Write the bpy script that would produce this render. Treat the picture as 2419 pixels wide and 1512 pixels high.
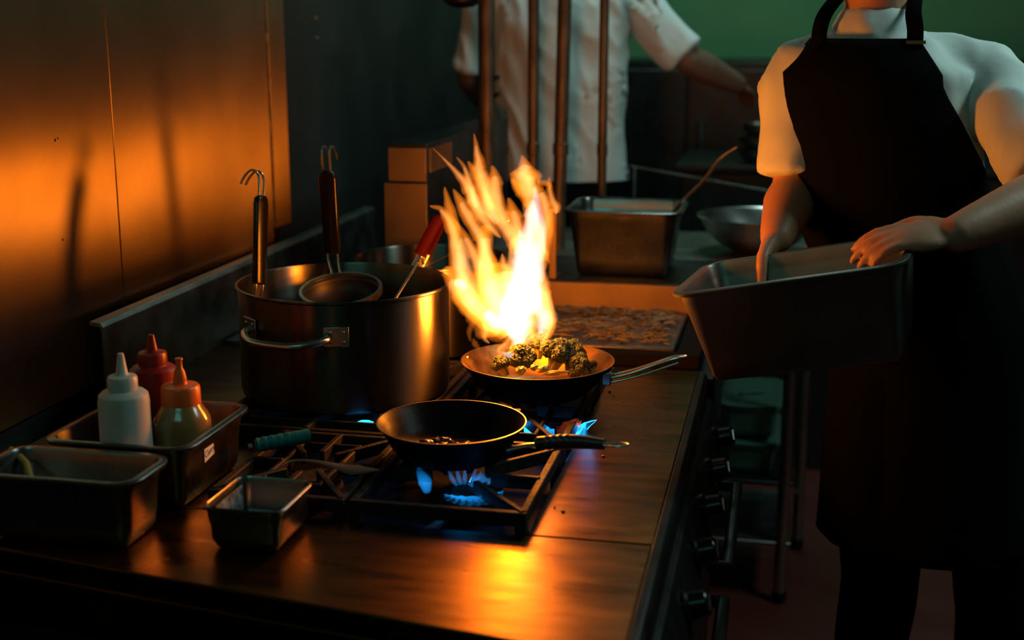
import bpy, bmesh, math, random
from mathutils import Vector, Matrix, noise, Quaternion
V = Vector
random.seed(7)
for o in list(bpy.data.objects): bpy.data.objects.remove(o)
S = bpy.context.scene
COL = S.collection
# ------------------------------------------------------------------ camera, world, lights, exposure
FPX, EYE = 3050.0, 1.57
PITCH = math.atan2(690, FPX); YAW = math.atan2(661, math.hypot(FPX, 690))
cd = bpy.data.cameras.new('camera'); cam = bpy.data.objects.new('camera', cd); COL.objects.link(cam)
cam.location = (0, 0, EYE); cam.rotation_euler = (math.pi/2-PITCH, 0, YAW)
cd.sensor_width = 36; cd.lens = FPX/2419*36; cd.clip_start = .05
cd.dof.use_dof = True; cd.dof.focus_distance = 2.15; cd.dof.aperture_fstop = 2.6
S.camera = cam
S.view_settings.view_transform = 'Standard'; S.view_settings.look = 'None'
S.view_settings.exposure = 0.0; S.view_settings.gamma = 1; S.view_settings.use_curve_mapping = False
S.cycles.use_denoising = True
S.cycles.max_bounces = 6; S.cycles.volume_bounces = 0; S.cycles.transparent_max_bounces = 32
S.cycles.sample_clamp_indirect = 4
w = bpy.data.worlds.new('dim_kitchen'); S.world = w; w.use_nodes = True
w.node_tree.nodes['Background'].inputs[0].default_value = (.0085, .0135, .0105, 1)
w.node_tree.nodes['Background'].inputs[1].default_value = 1.0
def lamp(name, kind, loc, energy, col, size=.1, aim=None, size_y=None, spread=None):
    l = bpy.data.lights.new(name, kind); o = bpy.data.objects.new(name, l); COL.objects.link(o)
    o.location = loc; l.energy = energy; l.color = col
    if kind == 'AREA':
        l.size = size
        if size_y: l.shape = 'RECTANGLE'; l.size_y = size_y
        if spread: l.spread = spread
    else: l.shadow_soft_size = size
    if aim: o.rotation_euler = (V(aim)-V(loc)).to_track_quat('-Z', 'Y').to_euler()
    return o
FIRE = (1.0, .235, .004)
# the fire's own light, a column of it inside the flame
for (x, y, z, e) in ((-.46, 2.16, 1.07, 5.0), (-.455, 2.17, 1.15, 6.5), (-.47, 2.17, 1.24, 5.5)):
    lamp('fire_light', 'POINT', (x, y, z), e, FIRE, .035)
lamp('burner_light', 'POINT', (-.425, 1.75, .955), .012, (.05, .35, 1), .02)
lamp('ceiling_light', 'AREA', (-.2, 3.9, 2.75), 10, (.62, 1, .93), .9, (-.75, 4.3, 1.2), .3)
lamp('ceiling_light', 'AREA', (1.25, 2.5, 2.5), 13, (.66, 1, .92), .7, (.4, 2.4, 1.3), .3)
lamp('ceiling_light', 'AREA', (-.2, 5.2, 2.7), 4.2, (.35, 1, .6), .5, (-.1, 6.2, 1.7), .3)
lamp('ceiling_light', 'AREA', (-.6, -.6, 2.8), 3.2, (.25, 1, .85), 1.2, (-.9, 1.6, .9), .4)

def ray(px, py):
    c, s = math.cos(YAW), math.sin(YAW); F = V((-s*math.cos(PITCH), c*math.cos(PITCH), -math.sin(PITCH)))
    R = V((c, s, 0)); U = R.cross(F)
    return F + R*((px-1209.5)/FPX) - U*((py-756)/FPX)
def at(px, py, Y):                      # the point at depth Y that the photograph shows at px, py
    d = ray(px, py); return V((0, 0, EYE)) + d*(Y/d.y)

# ------------------------------------------------------------------ materials
def mat(name, col, rough=.5, metal=0., bump=0., bscale=40., cvar=0., cscale=6., rvar=0., stretch=(1, 1, 1), spec=None, emit=None, estr=0, trans=0, sss=0, aniso=0, tangent=None, col2=None, coat=0, alpha=1):
    m = bpy.data.materials.new(name); m.use_nodes = True; nt = m.node_tree; N = nt.nodes; L = nt.links
    b = N['Principled BSDF']
    b.inputs['Base Color'].default_value = (*col, 1); b.inputs['Roughness'].default_value = rough; b.inputs['Metallic'].default_value = metal
    if spec is not None: b.inputs['Specular IOR Level'].default_value = spec
    if emit: b.inputs['Emission Color'].default_value = (*emit, 1); b.inputs['Emission Strength'].default_value = estr
    if trans: b.inputs['Transmission Weight'].default_value = trans
    if sss: b.inputs['Subsurface Weight'].default_value = sss; b.inputs['Subsurface Scale'].default_value = .02
    if coat: b.inputs['Coat Weight'].default_value = coat; b.inputs['Coat Roughness'].default_value = .15
    if alpha < 1: b.inputs['Alpha'].default_value = alpha
    if aniso:
        b.inputs['Anisotropic'].default_value = aniso
        if tangent == 'radial':
            c = N.new('ShaderNodeTangent'); c.direction_type = 'RADIAL'; c.axis = 'Z'; L.new(c.outputs[0], b.inputs['Tangent'])
        elif tangent:
            c = N.new('ShaderNodeCombineXYZ')
            for i in range(3): c.inputs[i].default_value = tangent[i]
            L.new(c.outputs[0], b.inputs['Tangent'])
    geo = N.new('ShaderNodeNewGeometry'); mp = N.new('ShaderNodeMapping'); mp.inputs['Scale'].default_value = stretch
    L.new(geo.outputs['Position'], mp.inputs[0])
    def nz(scale, detail=6):
        n = N.new('ShaderNodeTexNoise'); n.inputs['Scale'].default_value = scale; n.inputs['Detail'].default_value = detail
        L.new(mp.outputs[0], n.inputs['Vector']); return n.outputs['Fac']
    if cvar or col2:
        r = N.new('ShaderNodeValToRGB'); L.new(nz(cscale), r.inputs[0])
        r.color_ramp.elements[0].position = .35; r.color_ramp.elements[1].position = .66
        c2 = col2 or tuple(c*(1-cvar) for c in col)
        r.color_ramp.elements[0].color = (*c2, 1); r.color_ramp.elements[1].color = (*col, 1)
        L.new(r.outputs[0], b.inputs['Base Color'])
    if rvar:
        mr = N.new('ShaderNodeMapRange'); L.new(nz(cscale*1.7, 8), mr.inputs[0])
        mr.inputs[1].default_value = .3; mr.inputs[2].default_value = .7
        mr.inputs[3].default_value = max(.02, rough-rvar); mr.inputs[4].default_value = min(1, rough+rvar)
        L.new(mr.outputs[0], b.inputs['Roughness'])
    if bump:
        bp = N.new('ShaderNodeBump'); bp.inputs['Strength'].default_value = bump; bp.inputs['Distance'].default_value = .004
        L.new(nz(bscale), bp.inputs['Height']); L.new(bp.outputs[0], b.inputs['Normal'])
    return m
def fire_mat(name, col, strength):
    m = bpy.data.materials.new(name); m.use_nodes = True; nt = m.node_tree
    for n in list(nt.nodes): nt.nodes.remove(n)
    o = nt.nodes.new('ShaderNodeOutputMaterial'); e = nt.nodes.new('ShaderNodeEmission')
    e.inputs[0].default_value = (*col, 1); e.inputs[1].default_value = strength
    nt.links.new(e.outputs[0], o.inputs['Volume']); return m
M = {
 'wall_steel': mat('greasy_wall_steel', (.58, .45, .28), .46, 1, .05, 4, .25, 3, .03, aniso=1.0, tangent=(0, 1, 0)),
 'dark_wall': mat('dark_matt_wall', (.035, .035, .033), .6, .3, .1, 8, .4, 3),  # near-black matt wall behind the panels, tone varied by noise
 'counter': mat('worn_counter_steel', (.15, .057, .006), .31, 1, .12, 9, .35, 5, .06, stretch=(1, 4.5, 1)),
 'steel': mat('brushed_steel', (.50, .48, .46), .26, 1, .05, 30, .15, 8, .05),
 'pan_steel': mat('deep_pan_steel', (.22, .22, .215), .28, 1, .05, 25, .2, 8, .08),
 'dull_steel': mat('dull_steel', (.28, .26, .24), .42, 1, .1, 20, .3, 8, .08),
 'tub_steel': mat('carried_pan_steel', (.24, .25, .23), .38, 1, .05, 20, .2, 8, .05),
 'plate_steel': mat('scorched_plate_steel', (.34, .23, .12), .5, 1, .1, 20, .3, 6, .05),
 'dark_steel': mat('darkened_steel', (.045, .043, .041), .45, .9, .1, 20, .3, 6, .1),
 'pot_steel': mat('stockpot_steel', (.145, .13, .11), .30, 1, .03, 14, .2, 6, .03, stretch=(1, 1, .3), aniso=.9, tangent=(0, 0, 1)),
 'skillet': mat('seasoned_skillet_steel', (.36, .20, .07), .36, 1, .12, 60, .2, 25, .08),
 'black_pan': mat('black_nonstick', (.003, .003, .003), .34, 0, .1, 80, spec=.045),
 'black_out': mat('carbonised_black', (.005, .0045, .004), .75, 0, .4, 60, spec=.06),
 'rim': mat('worn_rim', (.35, .26, .18), .4, 1),
 'iron': mat('cast_iron', (.012, .010, .009), .6, 0, .6, 90, .3, 30, spec=.18),
 'handle_black': mat('black_plastic', (.003, .0025, .0025), .28, 0, .05, spec=.3),
 'pan_handle': mat('satin_black_handle', (.02, .014, .01), .36, 0, .05, spec=.8),
 'red': mat('red_silicone', (.05, .0015, .001), .6, spec=.08),
 'broc': mat('broccoli_green', (.045, .075, .005), .6, 0, 1.0, 260, col2=(.010, .022, .002), cscale=60),
 'broc_stem': mat('broccoli_stem', (.17, .18, .02), .5, 0, .2, 60),
 'morsel': mat('browned_food', (.16, .06, .02), .22, 0, .4, 90, col2=(.05, .02, .008), cscale=40),
 'shreds': mat('shredded_onion', (.17, .135, .06), .5, 0, .2, 80, col2=(.08, .06, .02), cscale=18),
 'griddle': mat('griddle_plate', (.12, .10, .085), .42, .9, .2, 30, .4, 8, .1),
 'white_plastic': mat('white_squeeze_plastic', (.42, .44, .42), .4, 0, sss=.2),
 'red_plastic': mat('red_squeeze_plastic', (.22, .008, .004), .38, 0),
 'orange_plastic': mat('orange_cap_plastic', (.62, .10, .008), .38, 0),
 'sauce': mat('bottle_of_amber_sauce', (.22, .13, .045), .18, 0, .1, 60, coat=.5),
 'paper': mat('white_paper_tape', (.60, .60, .56), .7),
 'ink': mat('black_ink', (.01, .01, .01), .6),
 'teal': mat('teal_rubber', (.003, .13, .125), .5, 0, .4, 60),
 'wood': mat('yellow_wooden_handle', (.50, .25, .04), .55),
 'salt': mat('white_powder', (.60, .60, .58), .8, 0, .5, 200),
 'crust': mat('powder_crusted_steel', (.45, .45, .44), .55, .4, .3, 60, cscale=90, col2=(.07, .07, .07)),
 'pipe': mat('rusty_pipe', (.17, .12, .075), .5, .8, .5, 60, cscale=40, col2=(.09, .06, .04), stretch=(1, 1, .3)),
 'green': mat('green_painted_wall', (.13, .30, .15), .6, 0, .1, 4, .2, 1.5),
 'floor': mat('red_quarry_floor', (.11, .020, .012), .5, 0, .2, 12, .3, 3, .1),
 'shirt': mat('white_cotton', (.56, .62, .61), .85, 0, .15, 40),
 'black_cloth': mat('black_cotton', (.0028, .0032, .0032), .95, 0, .2, 60, spec=.04),
 'skin': mat('skin', (.42, .20, .12), .5, 0, .08, 90, sss=.1),
 'skin_shade': mat('shaded_skin', (.16, .09, .06), .5, 0, .08, 90),  # rear cook's skin, darkened in the colour for the shade he stands in
 'hair': mat('dark_hair', (.015, .010, .008), .5, 0, .6, 120),
 'eye': mat('eye_white', (.7, .7, .68), .3), 'lip': mat('lip', (.35, .12, .09), .5),
 'clear_tub': mat('frosted_green_plastic', (.07, .15, .115), .25, 0, .15, 20),
 'brass': mat('strap_buckle', (.45, .30, .10), .4, 1),
 'fire_out': fire_mat('flame_orange', (1.0, .235, .012), 66),
 'fire_mid': fire_mat('flame_yellow', (1.0, .52, .19), 40),
 'fire_core': fire_mat('flame_white', (1.0, .90, .95), 52),
 'fire_dim': fire_mat('flame_faint', (1.0, .20, .01), 22),
 'blue': fire_mat('gas_flame_blue', (.008, .33, 1.0), 36),
 'blue_or': fire_mat('gas_flame_reddish', (1.0, .13, .03), 9),
}

# ------------------------------------------------------------------ building helpers
def link(name, bm, m, parent=None, smooth=True, bevel=0, sub=0):
    bmesh.ops.recalc_face_normals(bm, faces=bm.faces)
    me = bpy.data.meshes.new(name); bm.to_mesh(me); bm.free()
    if smooth:
        for p in me.polygons: p.use_smooth = True
        if hasattr(me, 'set_sharp_from_angle'): me.set_sharp_from_angle(angle=math.radians(38))
    o = bpy.data.objects.new(name, me); COL.objects.link(o)
    me.materials.append(M[m] if isinstance(m, str) else m)
    if bevel:
        b = o.modifiers.new('b', 'BEVEL'); b.width = bevel; b.segments = 2; b.limit_method = 'ANGLE'
    if sub:
        s_ = o.modifiers.new('s', 'SUBSURF'); s_.levels = sub; s_.render_levels = sub
    if parent is not None:
        o.parent = parent; o.matrix_parent_inverse = Matrix.Translation(-parent.location) if parent.rotation_euler == parent.rotation_euler.__class__((0, 0, 0)) else parent.matrix_basis.inverted()
    return o
def thing(name, label, cat, loc=(0, 0, 0), group=None, kind=None):
    o = bpy.data.objects.new(name, None); COL.objects.link(o); o.location = loc; o.empty_display_size = .05
    return tag(o, label, cat, group, kind)
def tag(o, label=None, cat=None, group=None, kind=None):
    if label: o['label'] = label
    if cat: o['category'] = cat
    if group: o['group'] = group
    if kind: o['kind'] = kind
    return o
def box(bm, x0, x1, y0, y1, z0, z1, mx=None):
    vs = [bm.verts.new((x, y, z)) for z in (z0, z1) for x, y in ((x0, y0), (x1, y0), (x1, y1), (x0, y1))]
    if mx:
        for v in vs: v.co = mx @ v.co
    for f in ((0, 3, 2, 1), (4, 5, 6, 7), (0, 1, 5, 4), (1, 2, 6, 5), (2, 3, 7, 6), (3, 0, 4, 7)): bm.faces.new([vs[i] for i in f])
def loft(bm, rings, close=True, cap=True):
    rs = [[bm.verts.new(p) for p in r] for r in rings]; n = len(rs[0])
    for a, b in zip(rs, rs[1:]):
        for i in range(n if close else n-1):
            j = (i+1) % n; bm.faces.new((a[i], a[j], b[j], b[i]))
    if cap:
        bm.faces.new(rs[0][::-1]); bm.faces.new(rs[-1])
def lathe(bm, prof, c=(0, 0, 0), seg=48, mx=None):       # prof: list of (r, z)
    c = V(c); rows = []
    for r, z in prof:
        if r < 1e-5: rows.append([bm.verts.new(c+V((0, 0, z)))])
        else: rows.append([bm.verts.new(c+V((r*math.cos(2*math.pi*i/seg), r*math.sin(2*math.pi*i/seg), z))) for i in range(seg)])
    for a, b in zip(rows, rows[1:]):
        for i in range(seg):
            j = (i+1) % seg
            f = [a[i % len(a)]] + ([a[j % len(a)]] if len(a) > 1 else []) + ([b[j % len(b)]] if len(b) > 1 else []) + [b[i % len(b)]]
            if len(set(f)) > 2: bm.faces.new(f)
    if mx:
        for row in rows:
            for v in row: v.co = mx @ v.co
def frame(t):
    t = t.normalized(); u = t.cross(V((0, 0, 1)) if abs(t.z) < .9 else V((0, 1, 0))).normalized(); return u, u.cross(t).normalized()
def smooth_path(pts, n=4):
    pts = [V(p) for p in pts]; out = []
    for i in range(len(pts)-1):
        p0 = pts[max(i-1, 0)]; p1 = pts[i]; p2 = pts[i+1]; p3 = pts[min(i+2, len(pts)-1)]
        for k in range(n):
            t = k/n
            out.append(.5*((2*p1)+(-p0+p2)*t+(2*p0-5*p1+4*p2-p3)*t*t+(-p0+3*p1-3*p2+p3)*t**3))
    return out+[pts[-1]]
def tube(bm, pts, r, seg=10, n=4, flat=None, cap=True):      # r number or list; flat=(u_dir, ratio)
    pts = [V(p) for p in pts]; P = smooth_path(pts, n) if n > 1 else pts
    m = len(P); rings = []
    pu = None
    for i, p in enumerate(P):
        t = (P[min(i+1, m-1)]-P[max(i-1, 0)])
        if t.length < 1e-9: t = V((0, 0, 1))
        if pu is None: u, v = frame(t)
        else:
            tt = t.normalized(); u = (pu-tt*pu.dot(tt)).normalized(); v = u.cross(tt)
        if flat and pu is None:
            tt = t.normalized(); u = (V(flat[0])-tt*V(flat[0]).dot(tt)).normalized(); v = u.cross(tt)
        pu = u
        k = i/(m-1)*(len(pts)-1)
        if isinstance(r, (list, tuple)):
            a = int(min(k, len(r)-1)); b2 = min(a+1, len(r)-1); rr = r[a]+(r[b2]-r[a])*(k-a)
        else: rr = r
        q = flat[1] if flat else 1
        rings.append([p+u*rr*math.cos(2*math.pi*j/seg)+v*rr*q*math.sin(2*math.pi*j/seg) for j in range(seg)])
    loft(bm, rings, True, cap)
def rrect(x0, x1, y0, y1, r, z, n=5):
    pts = []
    for cx, cy, a0 in ((x1-r, y1-r, 0), (x0+r, y1-r, 90), (x0+r, y0+r, 180), (x1-r, y0+r, 270)):
        for k in range(n+1):
            a = math.radians(a0+90*k/n); pts.append(V((cx+r*math.cos(a), cy+r*math.sin(a), z)))
    return pts
def ins(z, d, x0, x1, y0, y1, r): return rrect(x0+d, x1-d, y0+d, y1-d, max(r-d, .004) if d > 0 else r-d, z)
def hotel_pan(name, label, x0, x1, y0, y1, z0, z1, m='pan_steel', lip=.011, taper=.010, group=None, r=.022, cat='steel pan', mx=None, inner=None):
    """stamped steel food pan: rolled lip, sloping walls, rounded bottom, real sheet thickness"""
    t = thing(name, label, cat, ((x0+x1)/2, (y0+y1)/2, z0), group)
    q = (x0, x1, y0, y1, r); T = .0016
    h = z1-z0
    rings = [ins(z1-.007, -lip, *q), ins(z1-.002, -lip-.001, *q), ins(z1, -lip+.002, *q), ins(z1, -.001, *q), ins(z1-.004, .0015, *q),
             ins(z1-.022, .002, *q), ins(z1-.028, .0045, *q), ins(z0+h*.25, taper*.8, *q), ins(z0+.014, taper, *q), ins(z0+.004, taper+.005, *q), ins(z0+T, taper+.014, *q)]
    out = [ins(z0, taper+.014, *q), ins(z0+.002, taper+.004, *q), ins(z0+.012, taper-T, *q), ins(z0+h*.25, taper*.8-T, *q), ins(z1-.029, .0045-T, *q),
           ins(z1-.022, .002-T, *q), ins(z1-.006, -T, *q), ins(z1-.0025, -lip+.003, *q), ins(z1-.007, -lip+.001, *q)]
    bm = bmesh.new()
    rs = [[bm.verts.new(p) for p in rr] for rr in rings+out]
    # inside surface, then outside surface, joined at the lip
    def strip(a, b):
        n = len(a)
        for i in range(n): j = (i+1) % n; bm.faces.new((a[i], a[j], b[j], b[i]))
    k = len(rings)
    for a, b in zip(rs[:k], rs[1:k]): strip(a, b)
    for a, b in zip(rs[k:], rs[k+1:]): strip(a, b)
    strip(rs[0], rs[-1]); bm.faces.new(rs[k-1]); bm.faces.new(rs[k])
    if mx:
        for v in bm.verts: v.co = mx @ v.co
    link('pan_body', bm, m, t)
    return t

# ------------------------------------------------------------------ the setting
def struct(name, bm, m, **k): return tag(link(name, bm, m, **k), kind='structure')
FZ = .05
bm = bmesh.new(); box(bm, -1.5, 3.2, -1.2, 6.4, FZ-.1, FZ); struct('floor', bm, 'floor')
def panel(name, y0, y1, z0, z1, m='wall_steel', x=-1.235, th=.02):
    bm = bmesh.new(); box(bm, x-th, x, y0, y1, z0, z1); return struct(name, bm, m, bevel=.0012)
wall = thing('wall_left', None, None, (-1.3, 2, FZ)); wall['kind'] = 'structure'
bm = bmesh.new(); box(bm, -1.42, -1.258, -1.2, 6.4, FZ, 3.0); link('backing_wall', bm, 'dark_wall', wall)
for (y0, y1) in ((-1.2, .6), (.603, 2.2275), (2.2305, 2.985)):
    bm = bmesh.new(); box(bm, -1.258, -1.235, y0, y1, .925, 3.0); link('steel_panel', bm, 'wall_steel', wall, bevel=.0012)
bm = bmesh.new(); box(bm, -1.252, -1.230, 2.988, 3.09, 1.085, 3.0); o = link('joining_strip', bm, 'wall_steel', wall, bevel=.001)
for (px, py, r) in ((130, 331, .0028), (136, 327, .0022), (148, 566, .0026), (385, 181, .0018), (100, 880, .0030), (127, 838, .0022), (560, 435, .0014)):
    d_ = ray(px, py); t_ = -1.2352/d_.x; bm = bmesh.new(); bmesh.ops.create_icosphere(bm, subdivisions=2, radius=r, matrix=Matrix.Translation((-1.2352, d_.y*t_, EYE+d_.z*t_)) @ Matrix.Diagonal((.15, 1, 1.3, 1)))
    link('grease_spot', bm, 'black_out', wall)
for z in (1.597, 1.545):
    bm = bmesh.new(); lathe(bm, [(0, .003), (.003, .0025), (.0045, 0), (.0045, -.006), (0, -.006)], seg=12, mx=Matrix.Translation((-1.2345-.0215, 3.39, z)) @ Matrix.Rotation(math.pi/2, 4, 'Y'))
    link('screw', bm, 'steel', wall)
bm = bmesh.new(); box(bm, -1.42, 3.2, 6.4, 6.5, FZ, 3.0); struct('wall_back', bm, 'green')

# ------------------------------------------------------------------ near end counter / range
RX = -.15          # front edge of the line of ranges
RY0, RY1 = 1.375, 2.53
rng = thing('gas_range', 'long stainless steel gas range under the black and steel frying pans', 'stove', (-.65, 2.0, FZ))
EDGE = [(-1.2, 1.455), (RX, 1.285)]   # the near end runs slightly askew
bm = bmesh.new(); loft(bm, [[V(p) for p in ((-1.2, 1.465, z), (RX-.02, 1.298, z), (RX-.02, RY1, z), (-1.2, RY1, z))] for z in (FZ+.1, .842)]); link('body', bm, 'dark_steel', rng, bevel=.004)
# top: rim sheet with an opening for the burner wells
def sheet_top(bm, z0, z1, hx0, hx1, hy0, hy1, x0, x1, y0, y1):
    box(bm, x0, hx0, y0, y1, z0, z1); box(bm, hx1, x1, y0, y1, z0, z1)
    box(bm, hx0, hx1, y0, hy0, z0, z1); box(bm, hx0, hx1, hy1, y1, z0, z1)
bm = bmesh.new()
box(bm, RX-.17, RX, 1.612, RY1, .868, .9); loft(bm, [[V(p) for p in ((-1.2, 1.455, z), (RX, 1.285, z), (RX, 1.609, z), (-1.2, 1.609, z))] for z in (.868, .9)]); loft(bm, [[V(p) for p in ((-1.2, 1.455, z), (RX, 1.285, z), (RX, 1.292, z), (-1.2, 1.462, z))] for z in (.80, .868)])
box(bm, -1.2, -.93, 1.612, RY1, .868, .9); box(bm, -.93, -.792, 1.612, 1.905, .868, .9)
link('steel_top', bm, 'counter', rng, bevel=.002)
bm = bmesh.new(); box(bm, -.93, RX-.17, 1.612, RY1, .845, .866); link('drip_tray', bm, 'black_out', rng)
bm = bmesh.new(); sheet_top(bm, .843, .867, -.929, RX-.171, 1.613, RY1-.01, -1.199, RX-.021, 1.47, RY1-.001); link('well_wall', bm, 'black_out', rng)
# front rail, sloping control panel, oven front on the cook's side
bm = bmesh.new()
prof = [(RX, .899), (RX+.012, .895), (RX+.018, .885), (RX+.018, .850), (RX+.028, .842), (RX+.058, .742), (RX+.052, .735), (RX+.020, .735), (RX-.02, .735), (RX-.02, .86)]
loft(bm, [[V((x, y, z)) for x, z in prof] for y in (1.29, RY1)]); link('control_panel', bm, 'dark_steel', rng, bevel=.002)
for y in (1.47, 1.66, 1.85, 2.04, 2.23, 2.42):
    k = Matrix.Translation((RX+.040, y, .792)) @ Matrix.Rotation(math.radians(73), 4, 'Y')
    bm = bmesh.new(); lathe(bm, [(0, 0), (.026, 0), (.026, .008), (.021, .012), (.019, .034), (.016, .037), (0, .037)], seg=28, mx=k)
    kb = link('knob', bm, 'handle_black', rng)
    bm = bmesh.new(); box(bm, -.0015, .0015, -.015, .015, .034, .039, mx=k @ Matrix.Rotation(.4, 4, 'Z')); link('pointer', bm, 'steel', kb)
bm = bmesh.new(); box(bm, RX-.02, RX+.035, 1.31, 2.0, .235, .725); dr = link('oven_door', bm, 'dark_steel', rng, bevel=.006)
bm = bmesh.new(); tube(bm, [(RX+.035, 1.38, .68), (RX+.085, 1.38, .68), (RX+.085, 1.93, .68), (RX+.035, 1.93, .68)], .011, 12, 1); link('door_handle', bm, 'dark_steel', dr)
bm = bmesh.new(); box(bm, RX-.02, RX+.035, 2.01, RY1-.01, .235, .725); dr = link('oven_door', bm, 'dark_steel', rng, bevel=.006)
bm = bmesh.new(); tube(bm, [(RX+.035, 2.07, .68), (RX+.085, 2.07, .68), (RX+.085, 2.47, .68), (RX+.035, 2.47, .68)], .011, 12, 1); link('door_handle', bm, 'dark_steel', dr)
bm = bmesh.new(); box(bm, RX-.02, RX+.020, 1.31, RY1, .13, .225); link('kick_panel', bm, 'dull_steel', rng, bevel=.004)
for x in (-1.15, RX-.06):
    for y in (RY0+.13, RY1-.06):
        bm = bmesh.new(); lathe(bm, [(0, 0), (.028, 0), (.028, .01), (.018, .02), (.018, .105), (0, .105)], (x, y, FZ), 20); link('foot', bm, 'steel', rng)
# wall side back ledge with a rolled top
bm = bmesh.new()
prof = [(-1.178, .9), (-1.178, 1.048), (-1.184, 1.056), (-1.205, 1.058), (-1.205, 1.050), (-1.186, 1.048), (-1.1835, 1.042), (-1.1835, .9)]
loft(bm, [[V((x, y, z)) for x, z in prof] for y in (2.045, 3.62)]); tag(link('back_ledge', bm, 'dull_steel', bevel=.001), 'low steel back ledge with a rolled top running along the steel wall', 'ledge')

# burners
def burner(x, y):
    bm = bmesh.new()
    lathe(bm, [(0, .012), (.030, .012), (.034, .006), (.046, .004), (.048, -.006), (.030, -.012), (.028, -.03), (0, -.03)], (x, y, .895), 36)
    for k in range(24):
        a = 2*math.pi*k/24; box(bm, .036, .0475, -.0013, .0013, .898, .904, mx=Matrix.Translation((x, y, 0)) @ Matrix.Rotation(a, 4, 'Z'))
    b = link('burner', bm, 'iron', rng)
    bm = bmesh.new(); tube(bm, [(x-.02, y-.03, .875), (x-.05, y-.12, .872), (x-.05, y-.14, .872)], .009, 8, 3); link('gas_pipe', bm, 'dark_steel', b)
    return b
def gas_flames(b, x, y, r, segs, h=.022, m='blue', out=.012):
    """open ring of gas flame: curtain of blue between the listed angles"""
    for (a0, a1, hh, mm) in segs:
        bm = bmesh.new(); n = max(4, int((a1-a0)/6)); rings = []
        for k in range(n+1):
            a = math.radians(a0+(a1-a0)*k/n); f = math.sin(math.pi*min(1, max(0, k/n*1.0)))**.45+.04
            d = V((math.cos(a), math.sin(a), 0)); c = V((x, y, 0))
            wv = 1+.06*math.sin(k*2.3)
            p = [(-.0035, .896), (.0035, .895), (.006+out*.6, .896+hh*.55*wv), (.003+out*1.6, .896+hh*wv*f+.004), (out*1.2-.004, .896+hh*wv*f), (-.002+out*.4, .896+hh*.5)]
            rings.append([c+d*(r+q) + V((0, 0, z)) for q, z in [((pp*f), zz) for pp, zz in p]])
        loft(bm, rings); link('gas_flame', bm, mm, b)
BF = (-.430, 1.750); BR = (-.375, 2.13); BL = (-.684, 1.76); BLR = (-.76, 2.16)
b1 = burner(*BF); gas_flames(b1, *BF, .040, [(212, 372, .015, 'blue'), (60, 110, .014, 'blue')], out=.006)
# inner cone jets of the open front burner
for k, a in enumerate((150, 120, 95, 60, 30)):
    a = math.radians(a); p = V((BF[0]-.014+.012*math.cos(a), BF[1]+.014*math.sin(a), .908))
    bm = bmesh.new(); tube(bm, [p, p+V((.010*math.cos(a), .006*math.sin(a), .010)), p+V((.018*math.cos(a), .010*math.sin(a), .024))], [.003, .004, .001], 8, 3); link('gas_flame', bm, 'blue', b1)
bm = bmesh.new(); tube(bm, [(BF[0]-.066, BF[1]-.01, .90), (BF[0]-.072, BF[1], .913), (BF[0]-.085, BF[1]+.01, .930)], [.005, .011, .004], 10, 4); link('gas_flame', bm, 'blue', b1)
b2 = burner(*BR); gas_flames(b2, BR[0], BR[1]-.01, .066, [(232, 282, .028, 'blue'), (285, 318, .034, 'blue_or'), (314, 338, .026, 'blue'), (160, 228, .034, 'blue_or')], out=.018)
b3 = burner(*BL); pass
b4 = burner(*BLR); gas_flames(b4, -.735, 2.075, .082, [(285, 322, .024, 'blue')])

# cast iron grates
def grate(x0, x1, y0, y1, label, z1=.930, skip=(), inner=True):
    t = thing('burner_grate', label, 'stove grate', ((x0+x1)/2, (y0+y1)/2, .87), 'cast iron burner grates')
    cx, cy = (x0+x1)/2, (y0+y1)/2
    bm = bmesh.new(); w_ = .012; z0 = z1-.022
    for a in ((x0, x1, y0, y0+w_), (x0, x1, y1-w_, y1), (x0, x0+w_, y0+w_, y1-w_), (x1-w_, x1, y0+w_, y1-w_)): box(bm, *a, z0, z1-.002)
    i = .052  # inner square
    for a in () if not inner else ((x0+i, x1-i, y0+i, y0+i+.007), (x0+i, x1-i, y1-i-.007, y1-i), (x0+i, x0+i+.007, y0+i+.007, y1-i-.007), (x1-i-.007, x1-i, y0+i+.007, y1-i-.007)): box(bm, *a, z0+.004, z1-.002)
    link('grate_frame', bm, 'iron', t, bevel=.002)
    L_ = math.hypot(x1-x0, y1-y0)/2
    for k in range(8):
        if k in skip: continue
        a = math.pi/4*k + (0 if k % 2 == 0 else math.atan2(y1-y0, x1-x0)-math.pi/4 if k in (1, 5) else math.pi/4-math.atan2(y1-y0, x1-x0))
        lim = ((x1-x0)/2 if k in (0, 4) else (y1-y0)/2 if k in (2, 6) else L_)-.008
        bm = bmesh.new(); mx = Matrix.Translation((cx, cy, 0)) @ Matrix.Rotation(a, 4, 'Z')
        box(bm, .045, lim, -.0045, .0045, z0+.002, z1, mx=mx); link('finger', bm, 'iron', t, bevel=.0015)
    for (x, y) in ((x0+.008, y0+.008), (x1-.008, y0+.008), (x0+.008, y1-.008), (x1-.008, y1-.008)):
        bm = bmesh.new(); box(bm, x-.008, x+.008, y-.008, y+.008, .867, z0+.002); link('leg', bm, 'iron', t)
grate(-.575, -.322, 1.615, 1.905, 'cast iron grate over the lit front burner beneath the black frying pan', skip=(5, 6), inner=False)
grate(-.575, -.322, 1.912, 2.33, 'cast iron grate beneath the steel frying pan of broccoli')
grate(-.785, -.582, 1.615, 1.905, 'cast iron grate at the front left beside the small square pan')
grate(-.925, -.582, 1.912, 2.40, 'cast iron grate carrying the tall stockpot')

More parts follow.
